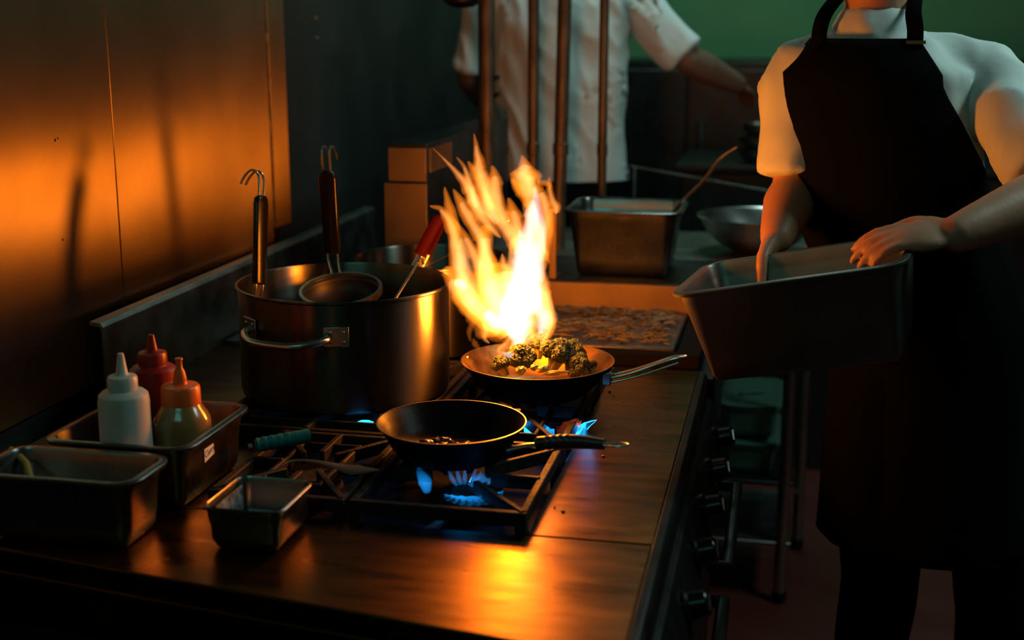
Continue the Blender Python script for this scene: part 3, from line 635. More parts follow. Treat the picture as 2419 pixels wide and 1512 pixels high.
TG = [
 ('T1', [(1014, 486, 2), (1040, 494, 6), (1060, 520, 11), (1074, 560, 15), (1082, 610, 20), (1092, 660, 27), (1115, 710, 32), (1150, 755, 26), (1180, 790, 12)], 2.10, 2.16),
 ('T1b', [(1050, 440, 1.5), (1055, 465, 6), (1064, 500, 10), (1074, 540, 11), (1084, 590, 8)], 2.12, 2.12),
 ('T1c', [(1075, 520, 2), (1098, 560, 8), (1120, 600, 13), (1136, 650, 18), (1150, 700, 20)], 2.2, 2.2),
 ('T2', [(1070, 445, 2), (1088, 478, 10), (1104, 505, 13), (1122, 538, 13), (1140, 575, 15), (1150, 620, 22), (1160, 670, 30), (1178, 730, 36), (1200, 780, 20)], 2.17, 2.17),
 ('T3', [(1022, 350, 1), (1045, 372, 2.5), (1070, 398, 5), (1093, 425, 9), (1110, 455, 14), (1120, 485, 15), (1140, 515, 13), (1165, 545, 9), (1184, 562, 2)], 2.20, 2.16),
 ('T4', [(1078, 370, 1.5), (1096, 393, 4.5), (1107, 425, 8), (1117, 455, 12), (1127, 480, 14), (1147, 503, 10), (1168, 525, 2)], 2.13, 2.13),
 ('T5', [(1120, 314, 1.5), (1124, 342, 5), (1129, 372, 9), (1134, 402, 14), (1143, 432, 20), (1153, 468, 22), (1166, 500, 18), (1186, 530, 15), (1208, 562, 14), (1228, 600, 14)], 2.22, 2.17),
 ('T5b', [(1105, 380, 2), (1118, 400, 8), (1130, 425, 14), (1146, 460, 14), (1160, 500, 10)], 2.24, 2.2),
 ('T6', [(1162, 390, 3), (1168, 415, 11), (1171, 448, 15), (1179, 486, 15), (1194, 520, 13), (1214, 550, 12), (1232, 585, 12)], 2.19, 2.17),
 ('T7', [(1200, 466, 3), (1211, 497, 11), (1222, 530, 15), (1232, 575, 20), (1238, 630, 22)], 2.15, 2.15),
 ('T8', [(1232, 366, 2), (1238, 388, 12), (1241, 412, 32), (1244, 435, 30), (1252, 470, 16), (1256, 510, 20), (1262, 560, 26), (1258, 620, 30)], 2.17, 2.17),
 ('T8c', [(1206, 418, 2), (1222, 440, 10), (1236, 462, 9), (1246, 490, 6)], 2.19, 2.19),
 ('T8b', [(1298, 417, 1.5), (1297, 440, 6), (1303, 468, 7), (1313, 490, 11), (1314, 505, 4)], 2.14, 2.14),
 ('T8d', [(1268, 430, 6), (1284, 432, 6), (1297, 436, 5), (1300, 445, 2)], 2.15, 2.15),
 ('T9', [(1258, 444, 6), (1276, 455, 14), (1286, 480, 13), (1290, 520, 13), (1284, 560, 13), (1276, 610, 14), (1280, 660, 16), (1290, 710, 16), (1298, 750, 14), (1296, 785, 9), (1280, 812, 2)], 2.18, 2.15),
 ('T9c', [(1302, 492, 2), (1300, 520, 8), (1296, 560, 8), (1292, 600, 6), (1288, 640, 2)], 2.20, 2.20),
 ('T9b', [(1299, 624, 1.2), (1291, 603, 6), (1281, 578, 9), (1270, 545, 10), (1262, 520, 5)], 2.12, 2.13),
 ('T11', [(1056, 628, 8), (1066, 660, 16), (1086, 690, 24), (1114, 718, 30), (1146, 742, 32), (1178, 764, 30), (1205, 790, 22)], 2.12, 2.16),
 ('T17', [(1150, 530, 8), (1146, 560, 18), (1146, 600, 20), (1152, 650, 26), (1166, 700, 34), (1186, 750, 34)], 2.18, 2.18),
 ('T18', [(1186, 598, 1.5), (1190, 622, 10), (1202, 655, 18), (1212, 700, 26)], 2.2, 2.2),
 ('T19', [(1210, 560, 5), (1206, 600, 5), (1208, 640, 7), (1214, 680, 12)], 2.22, 2.2),
 ('T12', [(1152, 762, 14), (1147, 785, 9), (1146, 800, 6), (1156, 811, 2)], 2.13, 2.13),
 ('T14', [(1216, 772, 12), (1206, 796, 7), (1190, 815, 5), (1178, 826, 4), (1186, 838, 3)], 2.12, 2.12),
 ('T10', [(1276, 690, 12), (1292, 735, 16), (1298, 765, 14), (1290, 792, 8), (1276, 812, 3)], 2.13, 2.13),
 ('T16', [(1248, 775, 14), (1260, 795, 9), (1264, 815, 4)], 2.16, 2.16),
]
for i, (nm, pts, ya, yb) in enumerate(TG):
    tongue(pts, 'fire_out', ya, yb, 1.0, .45, i)
    if nm not in ('T1b', 'T8c', 'T8d', 'T9c', 'T5b', 'T19'):
        k = len(pts); inner = [(x, y, hw*.58) for x, y, hw in (pts if hw_ok else pts)] if (hw_ok := True) else pts
        lo = 1 if k > 4 else 0
        tongue(inner[lo:], 'fire_mid', ya, yb, 1.0, .5, i+50, 'flame_heart')
# body and white core
tongue([(1178, 620, 24), (1176, 660, 60), (1186, 700, 84), (1205, 740, 86), (1222, 770, 62), (1228, 795, 40), (1224, 822, 18), (1220, 842, 5)], 'fire_out', 2.17, 2.17, 1, .24, 91, 'flame_body')
tongue([(1196, 640, 20), (1196, 670, 44), (1202, 705, 62), (1214, 740, 62), (1226, 770, 44), (1228, 795, 28), (1224, 822, 14)], 'fire_mid', 2.17, 2.17, 1, .4, 92, 'flame_body')
tongue([(1258, 470, 5), (1256, 510, 16), (1250, 555, 22), (1248, 600, 26), (1244, 645, 32), (1236, 690, 42), (1222, 735, 44), (1224, 770, 34), (1226, 800, 22), (1222, 830, 12), (1218, 846, 4)], 'fire_core', 2.17, 2.17, .85, .45, 93, 'flame_core')
tongue([(1228, 846, 3), (1212, 842, 7), (1198, 838, 5), (1186, 832, 2)], 'fire_core', 2.13, 2.13, 1, .6, 94, 'flame_core')
tongue([(1072, 668, 5), (1088, 672, 9), (1102, 684, 6)], 'fire_core', 2.11, 2.11, 1, .5, 95, 'flame_core')
tongue([(1148, 735, 8), (1162, 752, 14), (1180, 764, 12), (1200, 768, 6)], 'fire_core', 2.12, 2.12, 1, .5, 96, 'flame_core')
for i, (pts, m_, y_) in enumerate((
    ([(1216, 560, 6), (1222, 610, 22), (1226, 660, 32), (1230, 720, 34), (1232, 780, 26)], 'fire_mid', 2.15),
    ([(1262, 640, 8), (1272, 690, 22), (1284, 735, 26), (1284, 775, 20), (1272, 802, 8)], 'fire_mid', 2.16),
    ([(1262, 660, 5), (1270, 710, 14), (1284, 760, 12), (1276, 790, 5)], 'fire_core', 2.15),
    ([(1203, 680, 3), (1200, 705, 12), (1198, 735, 17), (1208, 765, 16), (1218, 800, 8)], 'fire_core', 2.14),
    ([(1262, 440, 3), (1268, 490, 9), (1276, 550, 10), (1270, 610, 12), (1266, 670, 14), (1262, 730, 12)], 'fire_core', 2.15),
    ([(1228, 540, 3), (1230, 590, 10), (1226, 640, 16), (1224, 690, 20)], 'fire_core', 2.14),
    ([(1246, 412, 4), (1254, 438, 9), (1262, 470, 6)], 'fire_mid', 2.15),
    ([(1140, 440, 3), (1150, 470, 9), (1160, 500, 10), (1176, 530, 7)], 'fire_mid', 2.20),
    ([(1116, 440, 3), (1118, 462, 8), (1128, 490, 8)], 'fire_mid', 2.18),
    ([(1090, 560, 4), (1094, 620, 16), (1104, 680, 20), (1124, 720, 16)], 'fire_mid', 2.11))):
    tongue(pts, m_, y_, y_, 1, .42, 200+i, {'fire_mid': 'flame_heart', 'fire_core': 'flame_core'}[m_])
# faint curls low on the left
for i, pts in enumerate(([(1130, 750, 5), (1116, 766, 6), (1108, 786, 5), (1112, 808, 2)],
                         [(1150, 795, 8), (1175, 790, 20), (1198, 800, 10)], [(1092, 848, 4), (1104, 856, 10), (1118, 850, 5)], [(1172, 832, 3), (1190, 822, 8), (1208, 812, 10), (1214, 790, 5)], [(1118, 798, 1.5), (1122, 812, 6), (1134, 826, 2)])):
    tongue(pts, 'fire_dim', 2.10, 2.10, 1, .6, 120+i, 'flame_wisp')

# ------------------------------------------------------------------ foreground left: pans, bottles, bits
hp1 = hotel_pan('food_pan', 'deep steel food pan at the front left corner with a yellow handle inside', -1.03, -.812, 1.437, 1.545, .901, .999)
p = at(25, 1062, 1.545); bm = bmesh.new(); tube(bm, [(p.x, p.y, p.z), (p.x+.036, 1.525, .982), (p.x+.060, 1.500, .95)], .0045, 10, 2)
tag(link('wooden_stick', bm, 'wood'), 'yellow wooden stick leaning in the front left food pan', 'utensil')
tr_ = (-1.01, -.805, 1.585, 1.80)
hp2 = hotel_pan('food_pan', 'deep steel food pan with a paper label, holding the squeeze bottles', *tr_, .901, .999)
# label on its right side
lx = -.805-.0035
t_ = hp2
bm = bmesh.new(); mxl = Matrix.Translation((lx+.0012, 1.672, .9655)) @ Matrix.Rotation(math.radians(90), 4, 'Z') @ Matrix.Rotation(math.radians(90), 4, 'X')
vs = [mxl @ V(q) for q in ((-.016, -.013, 0), (.017, -.009, 0), (.015, .014, 0), (.009, .012, 0), (-.015, .011, 0))]
top = [v+V((.0004, 0, 0)) for v in vs]; loft(bm, [vs, top]); lab = link('paper_label', bm, 'paper', t_)
cu = bpy.data.curves.new('writing', 'FONT'); cu.body = 'Curry'; cu.size = .0135; cu.extrude = .0001; cu.align_x = 'CENTER'; cu.align_y = 'CENTER'; cu.shear = .3
tmp = bpy.data.objects.new('writing', cu); COL.objects.link(tmp); bpy.context.view_layer.update()
me = bpy.data.meshes.new_from_object(tmp.evaluated_get(bpy.context.evaluated_depsgraph_get())); bpy.data.objects.remove(tmp)
me.transform(Matrix.Translation((.0007, 0, 0)) @ mxl @ Matrix.Translation((.0005, -.001, 0)) @ Matrix.Rotation(.12, 4, 'Z')); me.materials.clear(); me.materials.append(M['ink'])
wr = bpy.data.objects.new('writing', me); COL.objects.link(wr); wr.parent = lab; wr.matrix_parent_inverse = Matrix.Identity(4)

def bottle(name, label, c, prof_body, prof_cap, mb, mc):
    t = thing(name, label, 'squeeze bottle', c, 'squeeze bottles standing in the food pan')
    bm = bmesh.new(); lathe(bm, prof_body, c, 56); link('bottle_body', bm, mb, t)
    bm = bmesh.new(); lathe(bm, prof_cap, c, 48); link('cap', bm, mc, t)
    return t
bottle('squeeze_bottle', 'white squeeze bottle with a cone tip in the labelled food pan', (-.912, 1.625, .904),
       [(0, 0), (.033, 0), (.0365, .004), (.0368, .02), (.0362, .145), (.0345, .155), (.029, .160), (.0205, .162), (.0200, .165), (0, .165)],
       [(.0205, .160), (.0210, .164), (.0212, .178), (.0195, .182), (.0105, .184), (.0082, .187), (.0045, .212), (.0040, .215), (0, .215)], 'white_plastic', 'white_plastic')
bottle('squeeze_bottle', 'red ketchup squeeze bottle at the back of the labelled food pan', (-.932, 1.755, .904),
       [(0, 0), (.033, 0), (.0355, .004), (.0355, .152), (.0352, .158), (.0300, .162), (.0218, .164), (.0210, .166), (0, .166)],
       [(.0212, .162), (.0218, .166), (.0218, .181), (.0205, .184), (.0110, .186), (.0085, .188), (.0050, .208), (.0045, .211), (0, .211)], 'red_plastic', 'red_plastic')
bottle('squeeze_bottle', 'round amber sauce bottle with orange nozzle cap in the labelled food pan', (-.861, 1.700, .904),
       [(0, 0), (.036, 0), (.041, .006), (.0425, .05), (.0425, .092), (.0415, .100), (.0375, .109), (.031, .119), (.0285, .124), (0, .124)],
       [(.0285, .118), (.0290, .122), (.0288, .147), (.0265, .151), (.0110, .153), (.0098, .156), (.0100, .160), (.0078, .172), (.0050, .177), (.0046, .187), (.0060, .190), (.0055, .192), (0, .192)], 'sauce', 'orange_plastic')
# small square pan on the counter
lp = hotel_pan('loaf_pan', 'small square steel pan dusted with white powder on the front counter', -.722, -.618, 1.470, 1.592, .901, .962, m='pan_steel', lip=.003, taper=.006, r=.016)
bm = bmesh.new(); bmesh.ops.create_icosphere(bm, subdivisions=4, radius=1)
for v in bm.verts: v.co = V((-.672+v.co.x*.040, 1.525+v.co.y*.045, .905+max(v.co.z, -.1)*.016*(1+.3*noise.noise(v.co*2))))
tag(link('white_powder', bm, 'salt'), 'small heap of white powder in the small square pan', 'powder', kind='stuff')
bm = bmesh.new(); box(bm, -.7145, -.7130, 1.49, 1.575, .915, .955); link('powder_crust', bm, 'crust', lp)
# teal scrubber and leaf shaped steel handle
tp = thing('teal_tongs', 'teal rubber-gripped tongs lying on the left grate', 'tongs', (-.77, 1.80, .93))
A, B = V((-.778, 1.770, .944)), V((-.705, 1.815, .951))
bm = bmesh.new(); n_ = 24; pts = [A.lerp(B, k/n_) for k in range(n_+1)]
tube(bm, pts, [.0115*(1+(.07*math.sin(k*1.9) if k < 15 else 0))*(.7 if k == 0 else 1) for k in range(n_+1)], 14, 1, flat=((0, 0, 1), .75)); link('grip', bm, 'teal', tp)
bm = bmesh.new(); dr_ = (B-A).normalized(); tube(bm, [A-dr_*.004, A-dr_*.006, A-dr_*.010], .004, 8, 2, flat=((0, 0, 1), 1.6)); link('arm', bm, 'dull_steel', tp)
sh = thing('steel_spatula', 'steel utensil with pointed leaf end on the left grate before the black pan', 'spatula', (-.63, 1.70, .93))
q = [at(665, 1100, 1.69), at(695, 1088, 1.695), at(745, 1090, 1.695), at(790, 1100, 1.690), at(838, 1110, 1.685), at(896, 1110, 1.680)]
q = [V((p.x, p.y, max(p.z, .937))) for p in q]
bm = bmesh.new(); tube(bm, q, [.0022, .003, .0035, .0065, .0135, .0008], 12, 4, flat=((0, 1, .35), .16)); link('blade', bm, 'dull_steel', sh)
# little crumbs near the pot
bm = bmesh.new(); rnd = random.Random(11)
for (px, py, s) in ((1066, 848, .004), (1068, 872, .0035), (1075, 890, .002), (1017, 611, 0), (1425, 1077, .003), (1440, 925, .003), (1449, 935, .002), (1330, 1207, .003), (1310, 1198, .002)):
    if not s: continue
    z = .931 if px < 1100 else .9005; dd = ray(px, py); p = V((0, 0, EYE))+dd*((z+s*.4-EYE)/dd.z)
    if px < 1100: continue
    bmesh.ops.create_icosphere(bm, subdivisions=2, radius=s, matrix=Matrix.Translation(p) @ Matrix.Diagonal((1, 1.2, .5, 1)))
tag(link('food_crumbs', bm, 'morsel'), 'scattered crumbs on the steel edge right of the grates', 'crumbs', kind='stuff')

# far food pan with ladle, bowl
hotel_pan('food_pan', 'large deep square food pan on the stand behind the griddle', -.498, -.242, 2.985, 3.225, .993, 1.152, lip=.012, taper=.022, r=.03)
sl = thing('serving_spoon', 'long-handled spoon leaning out of the large square food pan', 'spoon', at(1625, 480, 3.1))
a0, a1 = at(1742, 348, 3.06), at(1604, 484, 3.12)
bm = bmesh.new(); tube(bm, [a0, a0.lerp(a1, .25)+V((-.006, 0, .006)), a0.lerp(a1, .6), a1, a1+(a1-a0)*.35+V((0, 0, -.02))], [.003, .0045, .004, .004, .004], 10, 4, flat=((1, 0, 0), .5)); link('handle', bm, 'steel', sl)
e = a1+(a1-a0)*.35+V((-.012, 0, -.035)); bm = bmesh.new(); bmesh.ops.create_icosphere(bm, subdivisions=3, radius=1)
for v in bm.verts: v.co = e+V((v.co.x*.022, v.co.y*.020, v.co.z*.022 if v.co.z < 0 else v.co.z*.004))
link('spoon_bowl', bm, 'steel', sl)
c = V((-.066, 3.47, .986)); R_ = .160
bm = bmesh.new(); lathe(bm, [(0, 0), (.055, 0), (.062, .003), (.105, .028), (.135, .058), (.150, .088), (R_, .096), (R_+.002, .098), (R_, .100), (.149, .092), (.133, .060), (.104, .031), (.06, .006), (0, .004)], c, 64)
tag(link('mixing_bowl', bm, 'steel'), 'shiny round steel mixing bowl right of the large square food pan', 'bowl')
# hanging basket at the top
hb_ = thing('hanging_basket', 'round wire basket hanging above the flue box', 'basket', at(1088, -20, 3.35))
p = at(1092, -12, 3.35); bm = bmesh.new(); lathe(bm, [(.055, 0), (.058, .002), (.055, .004), (.053, .002), (.055, 0)], p, 40); link('rim', bm, 'dull_steel', hb_)
bm = bmesh.new(); lathe(bm, [(.054, .001), (.048, -.018), (.03, -.03), (0, -.034), (0, -.033), (.03, -.029), (.047, -.017), (.053, .001)], p, 40); link('mesh_bowl', bm, 'dark_steel', hb_)
bm = bmesh.new(); tube(bm, [p+V((0, .054, .002)), p+V((0, .07, .05)), p+V((0, .06, .5)), V((p.x, 3.42, 2.55))], .003, 8, 3); link('handle', bm, 'dull_steel', hb_)

# ------------------------------------------------------------------ people
def bake(o, voxel, smooth=4, disp=None):
    bpy.context.view_layer.update()
    r = o.modifiers.new('r', 'REMESH'); r.mode = 'VOXEL'; r.voxel_size = voxel; r.use_smooth_shade = True
    s_ = o.modifiers.new('s', 'SMOOTH'); s_.factor = .6; s_.iterations = smooth
    me = bpy.data.meshes.new_from_object(o.evaluated_get(bpy.context.evaluated_depsgraph_get()))
    o.modifiers.clear(); old = o.data; o.data = me; bpy.data.meshes.remove(old)
    if disp:
        for v in me.vertices: v.co += v.normal*disp(v.co)
    for p in me.polygons: p.use_smooth = True
    return o
def cap(bm, pts, rs, ends=(True, True), n=3, seg=18):
    """chain of rounded tapering segments, radii r or (r_side, r_depth)"""
    tube(bm, pts, rs, seg, n)
    for e_, i in ((ends[0], 0), (ends[1], -1)):
        if e_: ball(bm, Matrix.Translation(V(pts[i])) @ Matrix.Scale(rs[i]*.995, 4), 16, 10)
def ball(bm, mx, nu=20, nv=12):
    rows = [[bm.verts.new(mx @ V((math.sin(math.pi*i/nv)*math.cos(2*math.pi*j/nu), math.sin(math.pi*i/nv)*math.sin(2*math.pi*j/nu), math.cos(math.pi*i/nv)))) for j in range(nu)] if 0 < i < nv else [bm.verts.new(mx @ V((0, 0, 1 if i == 0 else -1)))] for i in range(nv+1)]
    for a, b in zip(rows, rows[1:]):
        for j in range(nu):
            f = [a[j % len(a)]]+([a[(j+1) % nu]] if len(a) > 1 else [])+([b[(j+1) % nu]] if len(b) > 1 else [])+[b[j % len(b)]]
            bm.faces.new(f)
def ell(c, l, f, a, b, n=32, pw=1): 
    out = []
    for k in range(n):
        t = 2*math.pi*k/n; x, y = math.cos(t), math.sin(t); out.append(V(c)+l*a*math.copysign(abs(x)**pw, x)+f*b*math.copysign(abs(y)**pw, y))
    return out
def ellipsoid(bm, c, l, f, u, a, b, h):
    m = Matrix.Translation(V(c)) @ Matrix((( l.x*a, f.x*b, u.x*h, 0), (l.y*a, f.y*b, u.y*h, 0), (l.z*a, f.z*b, u.z*h, 0), (0, 0, 0, 1)))
    ball(bm, m)
def hand(bm, w_, d, n, thumb, L_=.18, curl=.6, spread=.08):
    """w_ wrist, d direction of palm, n back-of-hand normal, thumb = side (unit) the thumb leaves from"""
    d, n = d.normalized(), n.normalized(); s = d.cross(n).normalized()
    if s.dot(thumb) < 0: s = -s
    k = L_/.18
    pc = w_+d*.050*k
    ellipsoid(bm, pc, s, d, n, .040*k, .050*k, .0155*k); ellipsoid(bm, w_+d*.02*k+s*.016*k, s, d, n, .020*k, .030*k, .017*k)
    for i, (off, ln, c_) in enumerate(((.028, .070, .9), (.010, .078, 1.0), (-.009, .072, 1.1), (-.026, .056, 1.25))):
        p = w_+d*.088*k+s*off*k; dd = (d+s*spread*(1.5-i)).normalized(); pts = [p-d*.015*k, p]; ang = 0
        for f, a in ((.42, .55), (.33, .8), (.25, .6)):
            ang += a*curl*c_; q = dd*math.cos(ang)-n*math.sin(ang); p = p+q*ln*f*k; pts.append(p)
        r = .0088*k*(1 if i < 3 else .88); cap(bm, pts, [r*1.1, r*1.08, r, r*.92, r*.80], (False, True), 2, 12)
    p = w_+d*.022*k+s*.028*k; td = (d*.75+s*.65-n*.25*curl).normalized(); q1 = p+td*.040*k; td2 = (d*.95+s*.05-n*.6*curl).normalized(); q2 = q1+td2*.030*k; q3 = q2+td2*.022*k
    cap(bm, [p, q1, q2, q3], [.0135*k, .0115*k, .0102*k, .0085*k], (True, True), 2, 12)
def head(t, c, l, f, skin, hair_m='hair'):
    """c = centre of the head; returns geometry function for skin mesh, and adds hair, eyes, mouth"""
    u = V((0, 0, 1))
    bm = bmesh.new(); ellipsoid(bm, c+u*.035-f*.016, l, f, u, .082, .100, .095); ellipsoid(bm, c+u*.012-f*.035, l, f, u, .080, .080, .095)
    for k in range(40):
        a = math.pi*2*k/40; ellipsoid(bm, c-f*.02+u*(.045+.05*math.sin(a*3))+l*.066*math.cos(a)+f*-.055*abs(math.sin(a)), l, f, u, .018, .03, .03)
    hr = bake(link('hair', bm, hair_m, t), .006, 3)
    hr.data.transform(Matrix.Identity(4))
    for s in (-1, 1):
        e_ = c+f*.085+l*s*.031+u*.004
        bm = bmesh.new(); bmesh.ops.create_uvsphere(bm, u_segments=16, v_segments=10, radius=.0125, matrix=Matrix.Translation(e_)); ey = link('eye', bm, 'eye', t)
        bm = bmesh.new(); bmesh.ops.create_uvsphere(bm, u_segments=12, v_segments=8, radius=.0062, matrix=Matrix.Translation(e_+f*.0075)); link('iris', bm, 'hair', ey)
        bm = bmesh.new(); tube(bm, [c+f*.094+l*s*.014+u*.022, c+f*.098+l*s*.030+u*.028, c+f*.088+l*s*.048+u*.022], [.002, .004, .002], 8, 3); link('eyebrow', bm, 'hair', t)
    bm = bmesh.new(); ellipsoid(bm, c+f*.092-u*.052, l, f, u, .024, .007, .007); link('mouth', bm, 'lip', t)
def head_skin(bm, c, l, f):
    u = V((0, 0, 1))
    ellipsoid(bm, c+u*.03-f*.010, l, f, u, .076, .094, .088); ellipsoid(bm, c-u*.035+f*.018, l, f, u, .060, .072, .078); ellipsoid(bm, c-u*.085+f*.050, l, f, u, .030, .028, .022)
    tube(bm, [c+f*.090+u*.012, c+f*.104-u*.012, c+f*.110-u*.026], [.007, .010, .013], 10, 3); ellipsoid(bm, c+f*.098-u*.028, l, f, u, .017, .012, .008)
    for s in (-1, 1): ellipsoid(bm, c+l*s*.080-u*.006-f*.006, l, f, u, .008, .017, .030)
def person(label, base, l, f, joints, skin, torso, shirt_disp, seed, hands, forearm_cover=None, height=1.85):
    t = thing('person', label, 'person', base); u = V((0, 0, 1)); J = {k: V(v) for k, v in joints.items()}
    bm = bmesh.new()
    loft(bm, [ell(c, l, f, a*.90, b*.88) for c, a, b in torso])
    cap(bm, [J['neck'], J['neck']+u*.06+f*.01, J['head']-u*.03], [.062, .056, .056])
    head_skin(bm, J['head'], l, f)
    for s in ('l', 'r'):
        S_, E_, W_ = J['sho_'+s], J['elb_'+s], J['wri_'+s]
        cap(bm, [J['neck']-u*.06, S_-u*.01, S_.lerp(E_, .5), E_], [.050, .050, .046, .039]); cap(bm, [E_, E_.lerp(W_, .3), E_.lerp(W_, .75), W_], [.043, .048, .037, .030])
        hand(bm, W_, *hands[s])
        H_, K_, A_ = J['hip_'+s], J['kne_'+s], J['ank_'+s]
        cap(bm, [H_, H_.lerp(K_, .4), K_], [.088, .080, .056]); cap(bm, [K_, K_.lerp(A_, .3), A_], [.056, .058, .036])
        cap(bm, [A_-u*.02, A_+f*.08-u*.055, A_+f*.15-u*.06], [.04, .034, .028])
    body = bake(link('body', bm, skin, t), .0052, 3)
    # shirt
    bm = bmesh.new(); loft(bm, [ell(c, l, f, a, b) for c, a, b in torso])
    cap(bm, [J['neck']-u*.035, J['neck']-u*.002], [.078, .070], (True, False))
    for s in ('l', 'r'):
        S_, E_ = J['sho_'+s], J['elb_'+s]; e1 = S_.lerp(E_, J.get('sl', V((.8, 0, 0))).x)
        cap(bm, [J['neck']-u*.085, S_-u*.016, S_.lerp(E_, .45), e1], [.070, .066, .064, .068], (True, False))
    sh_ = bake(link('shirt', bm, 'shirt', t), .008, 3, shirt_disp)
    # trousers and shoes
    bm = bmesh.new(); c0, a0_, b0_ = torso[0]
    loft(bm, [ell(c0-u*.02, l, f, a0_*.92, b0_*.95), ell(c0+u*.05, l, f, a0_*.93, b0_*.95)])
    for s in ('l', 'r'):
        H_, K_, A_ = J['hip_'+s], J['kne_'+s], J['ank_'+s]; cap(bm, [H_, H_.lerp(K_, .45), K_, K_.lerp(A_, .5), A_+u*.01], [.102, .096, .074, .070, .066], (True, False))
    cap(bm, [c0, (J['hip_l']+J['hip_r'])/2], [.11, .11])
    bake(link('trousers', bm, 'black_cloth', t), .010, 3, lambda co: .004*noise.noise(co*9))
    for s in ('l', 'r'):
        A_ = J['ank_'+s]; bm = bmesh.new(); rings = []
        for k, (d_, hw, hh) in enumerate(((-.075, .025, .05), (-.06, .036, .09), (0, .040, .10), (.07, .046, .065), (.14, .046, .045), (.19, .034, .032), (.205, .014, .02))):
            c = A_+f*d_; rings.append([V((c.x, c.y, 0))+l*hw*x+V((0, 0, FZ+.001+hh*z)) for x, z in ((-1, 0), (-1.02, .3), (-.85, .8), (-.4, 1), (.4, 1), (.85, .8), (1.02, .3), (1, 0))])
        loft(bm, rings); link('shoe', bm, 'handle_black', t, sub=1)
    return t
UP = V((0, 0, 1))
def apron(t, torso, l, f, z0, z1, half0, half1, skirt_top, left=0, off=.012, m='black_cloth'):
    """bib apron: a thick cloth following the front of the torso, wrapping the hips"""
    bm = bmesh.new(); rows = []
    def tors(z):
        for (c, a, b), (c2, a2, b2) in zip(torso, torso[1:]):
            if c.z <= z <= c2.z: k = (z-c.z)/(c2.z-c.z); return c.lerp(c2, k), a+(a2-a)*k, b+(b2-b)*k
        return torso[0] if z < torso[0][0].z else torso[-1]
    nz, nu = 48, 44
    for i in range(nz+1):
        z = z0+(z1-z0)*i/nz; c, a, b = tors(z); c = V((c.x, c.y, z))
        if z < torso[0][0].z: c = V((torso[0][0].x, torso[0][0].y, z))
        if z > skirt_top: k = (z-skirt_top)/(z1-skirt_top); hw = half0+(half1-half0)*min(1, k*1.5)**.6
        else: hw = half0
        row = []
        for j in range(nu+1):
            th = (j/nu*2-1)*hw; th = max(th*(1+left), -1.9) if th < 0 else th; fl_ = .010*noise.noise(V((th*3, z*2.5, 4)))*(1 if z < 1.2 else .4)
            flare = max(0, torso[0][0].z+.05-z)*.02
            row.append(c+l*math.sin(th)*(a+off+flare+fl_)+f*math.cos(th)*(b+off+flare+fl_))
        rows.append(row)
    vs = [[bm.verts.new(p) for p in r] for r in rows]
    for a_, b_ in zip(vs, vs[1:]):
        for j in range(nu): bm.faces.new((a_[j], a_[j+1], b_[j+1], b_[j]))
    o = link('apron', bm, m, t); s_ = o.modifiers.new('s', 'SOLIDIFY'); s_.thickness = .004; s_.offset = 1
    return o, tors

# --- cook at the right with the black apron, holding the deep pan
f1 = V((-.30, -.954, 0)).normalized(); l1 = V((f1.y, -f1.x, 0)) * -1      # l1 points to the right of the picture
def tz(cx, cy, z): return V((cx, cy, z))
T1 = [(tz(.285, 2.48, .93), .170, .130), (tz(.272, 2.48, 1.05), .170, .135), (tz(.235, 2.475, 1.15), .168, .130), (tz(.180, 2.465, 1.27), .168, .125), (tz(.165, 2.455, 1.40), .175, .125), (tz(.155, 2.45, 1.49), .170, .110), (tz(.150, 2.455, 1.550), .110, .080)]
W_L = at(2262, 552, 2.09); W_R = at(1835, 560, 2.32)
j1 = dict(neck=(.148, 2.45, 1.58), head=(.125, 2.41, 1.74), sho_l=(.330, 2.45, 1.500), elb_l=(.440, 2.22, 1.315), wri_l=W_L,
          sho_r=(.025, 2.49, 1.500), elb_r=(.018, 2.44, 1.275), wri_r=W_R, sl=(.86, 0, 0),
          hip_l=(.385, 2.49, .93), kne_l=(.430, 2.47, .53), ank_l=(.455, 2.52, FZ+.085), hip_r=(.205, 2.46, .93), kne_r=(.215, 2.43, .53), ank_r=(.190, 2.47, FZ+.085))
def fold(seed, amp=.010):
    def g(co):
        q = V((co.x*5, co.y*5, co.z*3.5+co.x*3)); return amp*(noise.noise(q*1.6+V((seed, 0, 0)))+.5*(1-2*abs(noise.noise(q*2.6+V((0, seed, 0))))))
    return g
cook = person('cook in white t-shirt and black apron carrying a deep steel pan', (.30, 2.48, FZ), l1, f1, j1, 'skin', T1, fold(2, .013), 1,
     {'l': (V((-1, -.05, -.10)), V((.05, -.35, .93)), V((0, 1, -.1)), .185, .55), 'r': (V((-.35, -.25, -.75)), V((-.8, .3, .4)), V((-.2, -1, .2)), .18, .8)})
ap, tors = apron(cook, T1, l1, f1, .60, 1.550, 1.75, .80, 1.30, left=.30)
for s in (-1, 1):
    c, a, b = tors(1.54); th = .68*s
    p0 = V((c.x, c.y, 1.545))+l1*math.sin(th)*(a+.012)+f1*math.cos(th)*(b+.014)
    bm = bmesh.new(); tube(bm, [p0-UP*.02, p0+UP*.02, V((.148, 2.45, 1.60))+l1*s*.075+f1*.055, V((.148, 2.45, 1.645))+l1*s*.062-f1*.03], .014, 8, 4, flat=(l1, .16)); link('apron_strap', bm, 'black_cloth', cook)
bm = bmesh.new(); c, a, b = tors(1.54); p0 = V((c.x, c.y, 1.546))+l1*math.sin(.68)*(a+.017)+f1*math.cos(.68)*(b+.020); box(bm, p0.x-.016, p0.x+.016, p0.y-.003, p0.y+.003, p0.z-.003, p0.z+.003); link('strap_buckle', bm, 'brass', cook)
head(cook, V(j1['head']), l1, f1, 'skin')

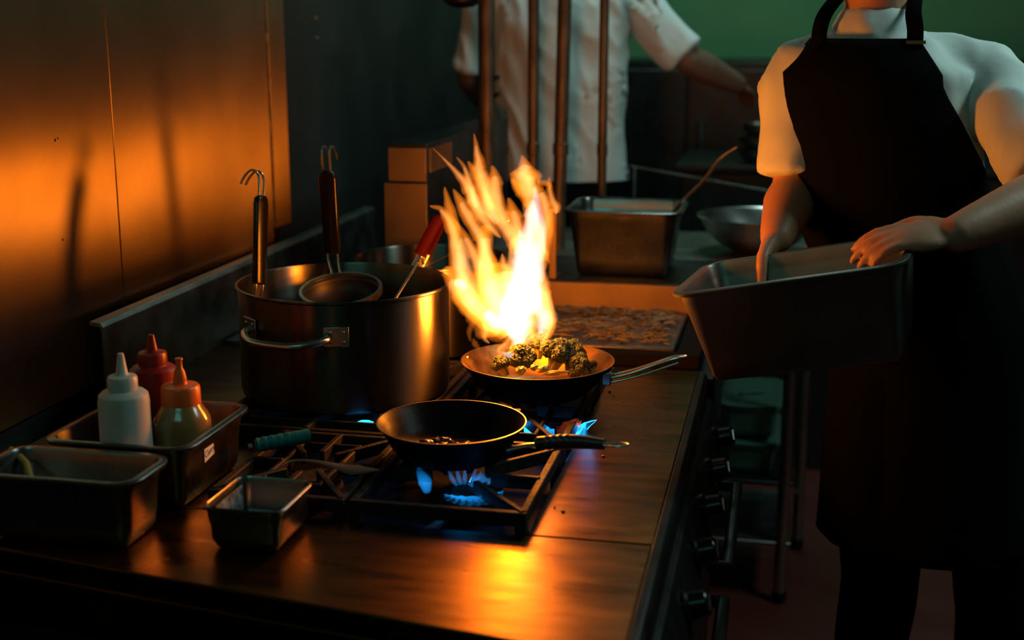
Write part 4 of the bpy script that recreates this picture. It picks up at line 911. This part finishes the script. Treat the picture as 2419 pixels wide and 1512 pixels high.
# the deep pan in his hands: tilted box of real size
TA, TB = at(1575, 700, 2.06), at(2135, 622, 1.98)      # near rim ends
ex = (TB-TA).normalized(); ey = V((-.10, 1, 0)); ey = (ey-ex*ey.dot(ex)).normalized(); ez = ex.cross(ey); LX = (TB-TA).length
mt = Matrix(((ex.x, ey.x, ez.x, TA.x), (ex.y, ey.y, ez.y, TA.y), (ex.z, ey.z, ez.z, TA.z), (0, 0, 0, 1)))
hotel_pan('carried_pan', 'deep rectangular steel pan carried in the hands of the apron-wearing cook', .012, LX-.012, .012, .222, -.165, 0, lip=.013, taper=.026, r=.03, m='tub_steel', mx=mt)

# --- cook at the back in white, seen from behind the pipes
f2 = V((.15, .99, 0)).normalized(); l2 = V((f2.y, -f2.x, 0))
T2 = [(tz(-.70, 4.0, 1.10), .225, .150), (tz(-.70, 4.0, 1.18), .215, .150), (tz(-.70, 4.0, 1.30), .205, .145), (tz(-.70, 4.0, 1.45), .215, .140), (tz(-.70, 4.0, 1.58), .225, .135), (tz(-.70, 4.0, 1.66), .215, .115), (tz(-.70, 4.0, 1.70), .14, .085)]
j2 = dict(neck=(-.70, 4.0, 1.735), head=(-.69, 4.03, 1.89), sho_l=(-.91, 4.0, 1.66), elb_l=(-.985, 4.02, 1.42), wri_l=(-.93, 4.22, 1.28), sho_r=(-.49, 4.0, 1.66), elb_r=(-.30, 4.0, 1.475), wri_r=(-.16, 4.16, 1.40), sl=(.92, 0, 0),
          hip_l=(-.79, 4.0, 1.02), kne_l=(-.80, 3.99, .56), ank_l=(-.80, 4.03, FZ+.085), hip_r=(-.61, 4.0, 1.02), kne_r=(-.60, 3.99, .56), ank_r=(-.60, 4.03, FZ+.085))
cook2 = person('cook in white shirt seen from behind beyond the vertical pipes', (-.70, 4.0, FZ), l2, f2, j2, 'skin_shade', T2, fold(9, .018), 2,
     {'l': (V((.3, .9, -.4)), V((-.5, 0, .8)), V((1, 0, 0)), .18, .5), 'r': (V((.3, .9, -.3)), V((.3, -.2, .9)), V((-1, 0, 0)), .18, .5)})
bm = bmesh.new(); loft(bm, [ell(V((-.70, 4.0, z)), l2, f2, a, b) for z, a, b in ((.62, .255, .185), (.9, .245, .175), (1.10, .236, .162), (1.115, .234, .160))]); link('waist_apron', bm, 'black_cloth', cook2)
head(cook2, V(j2['head']), l2, f2, 'skin_shade')
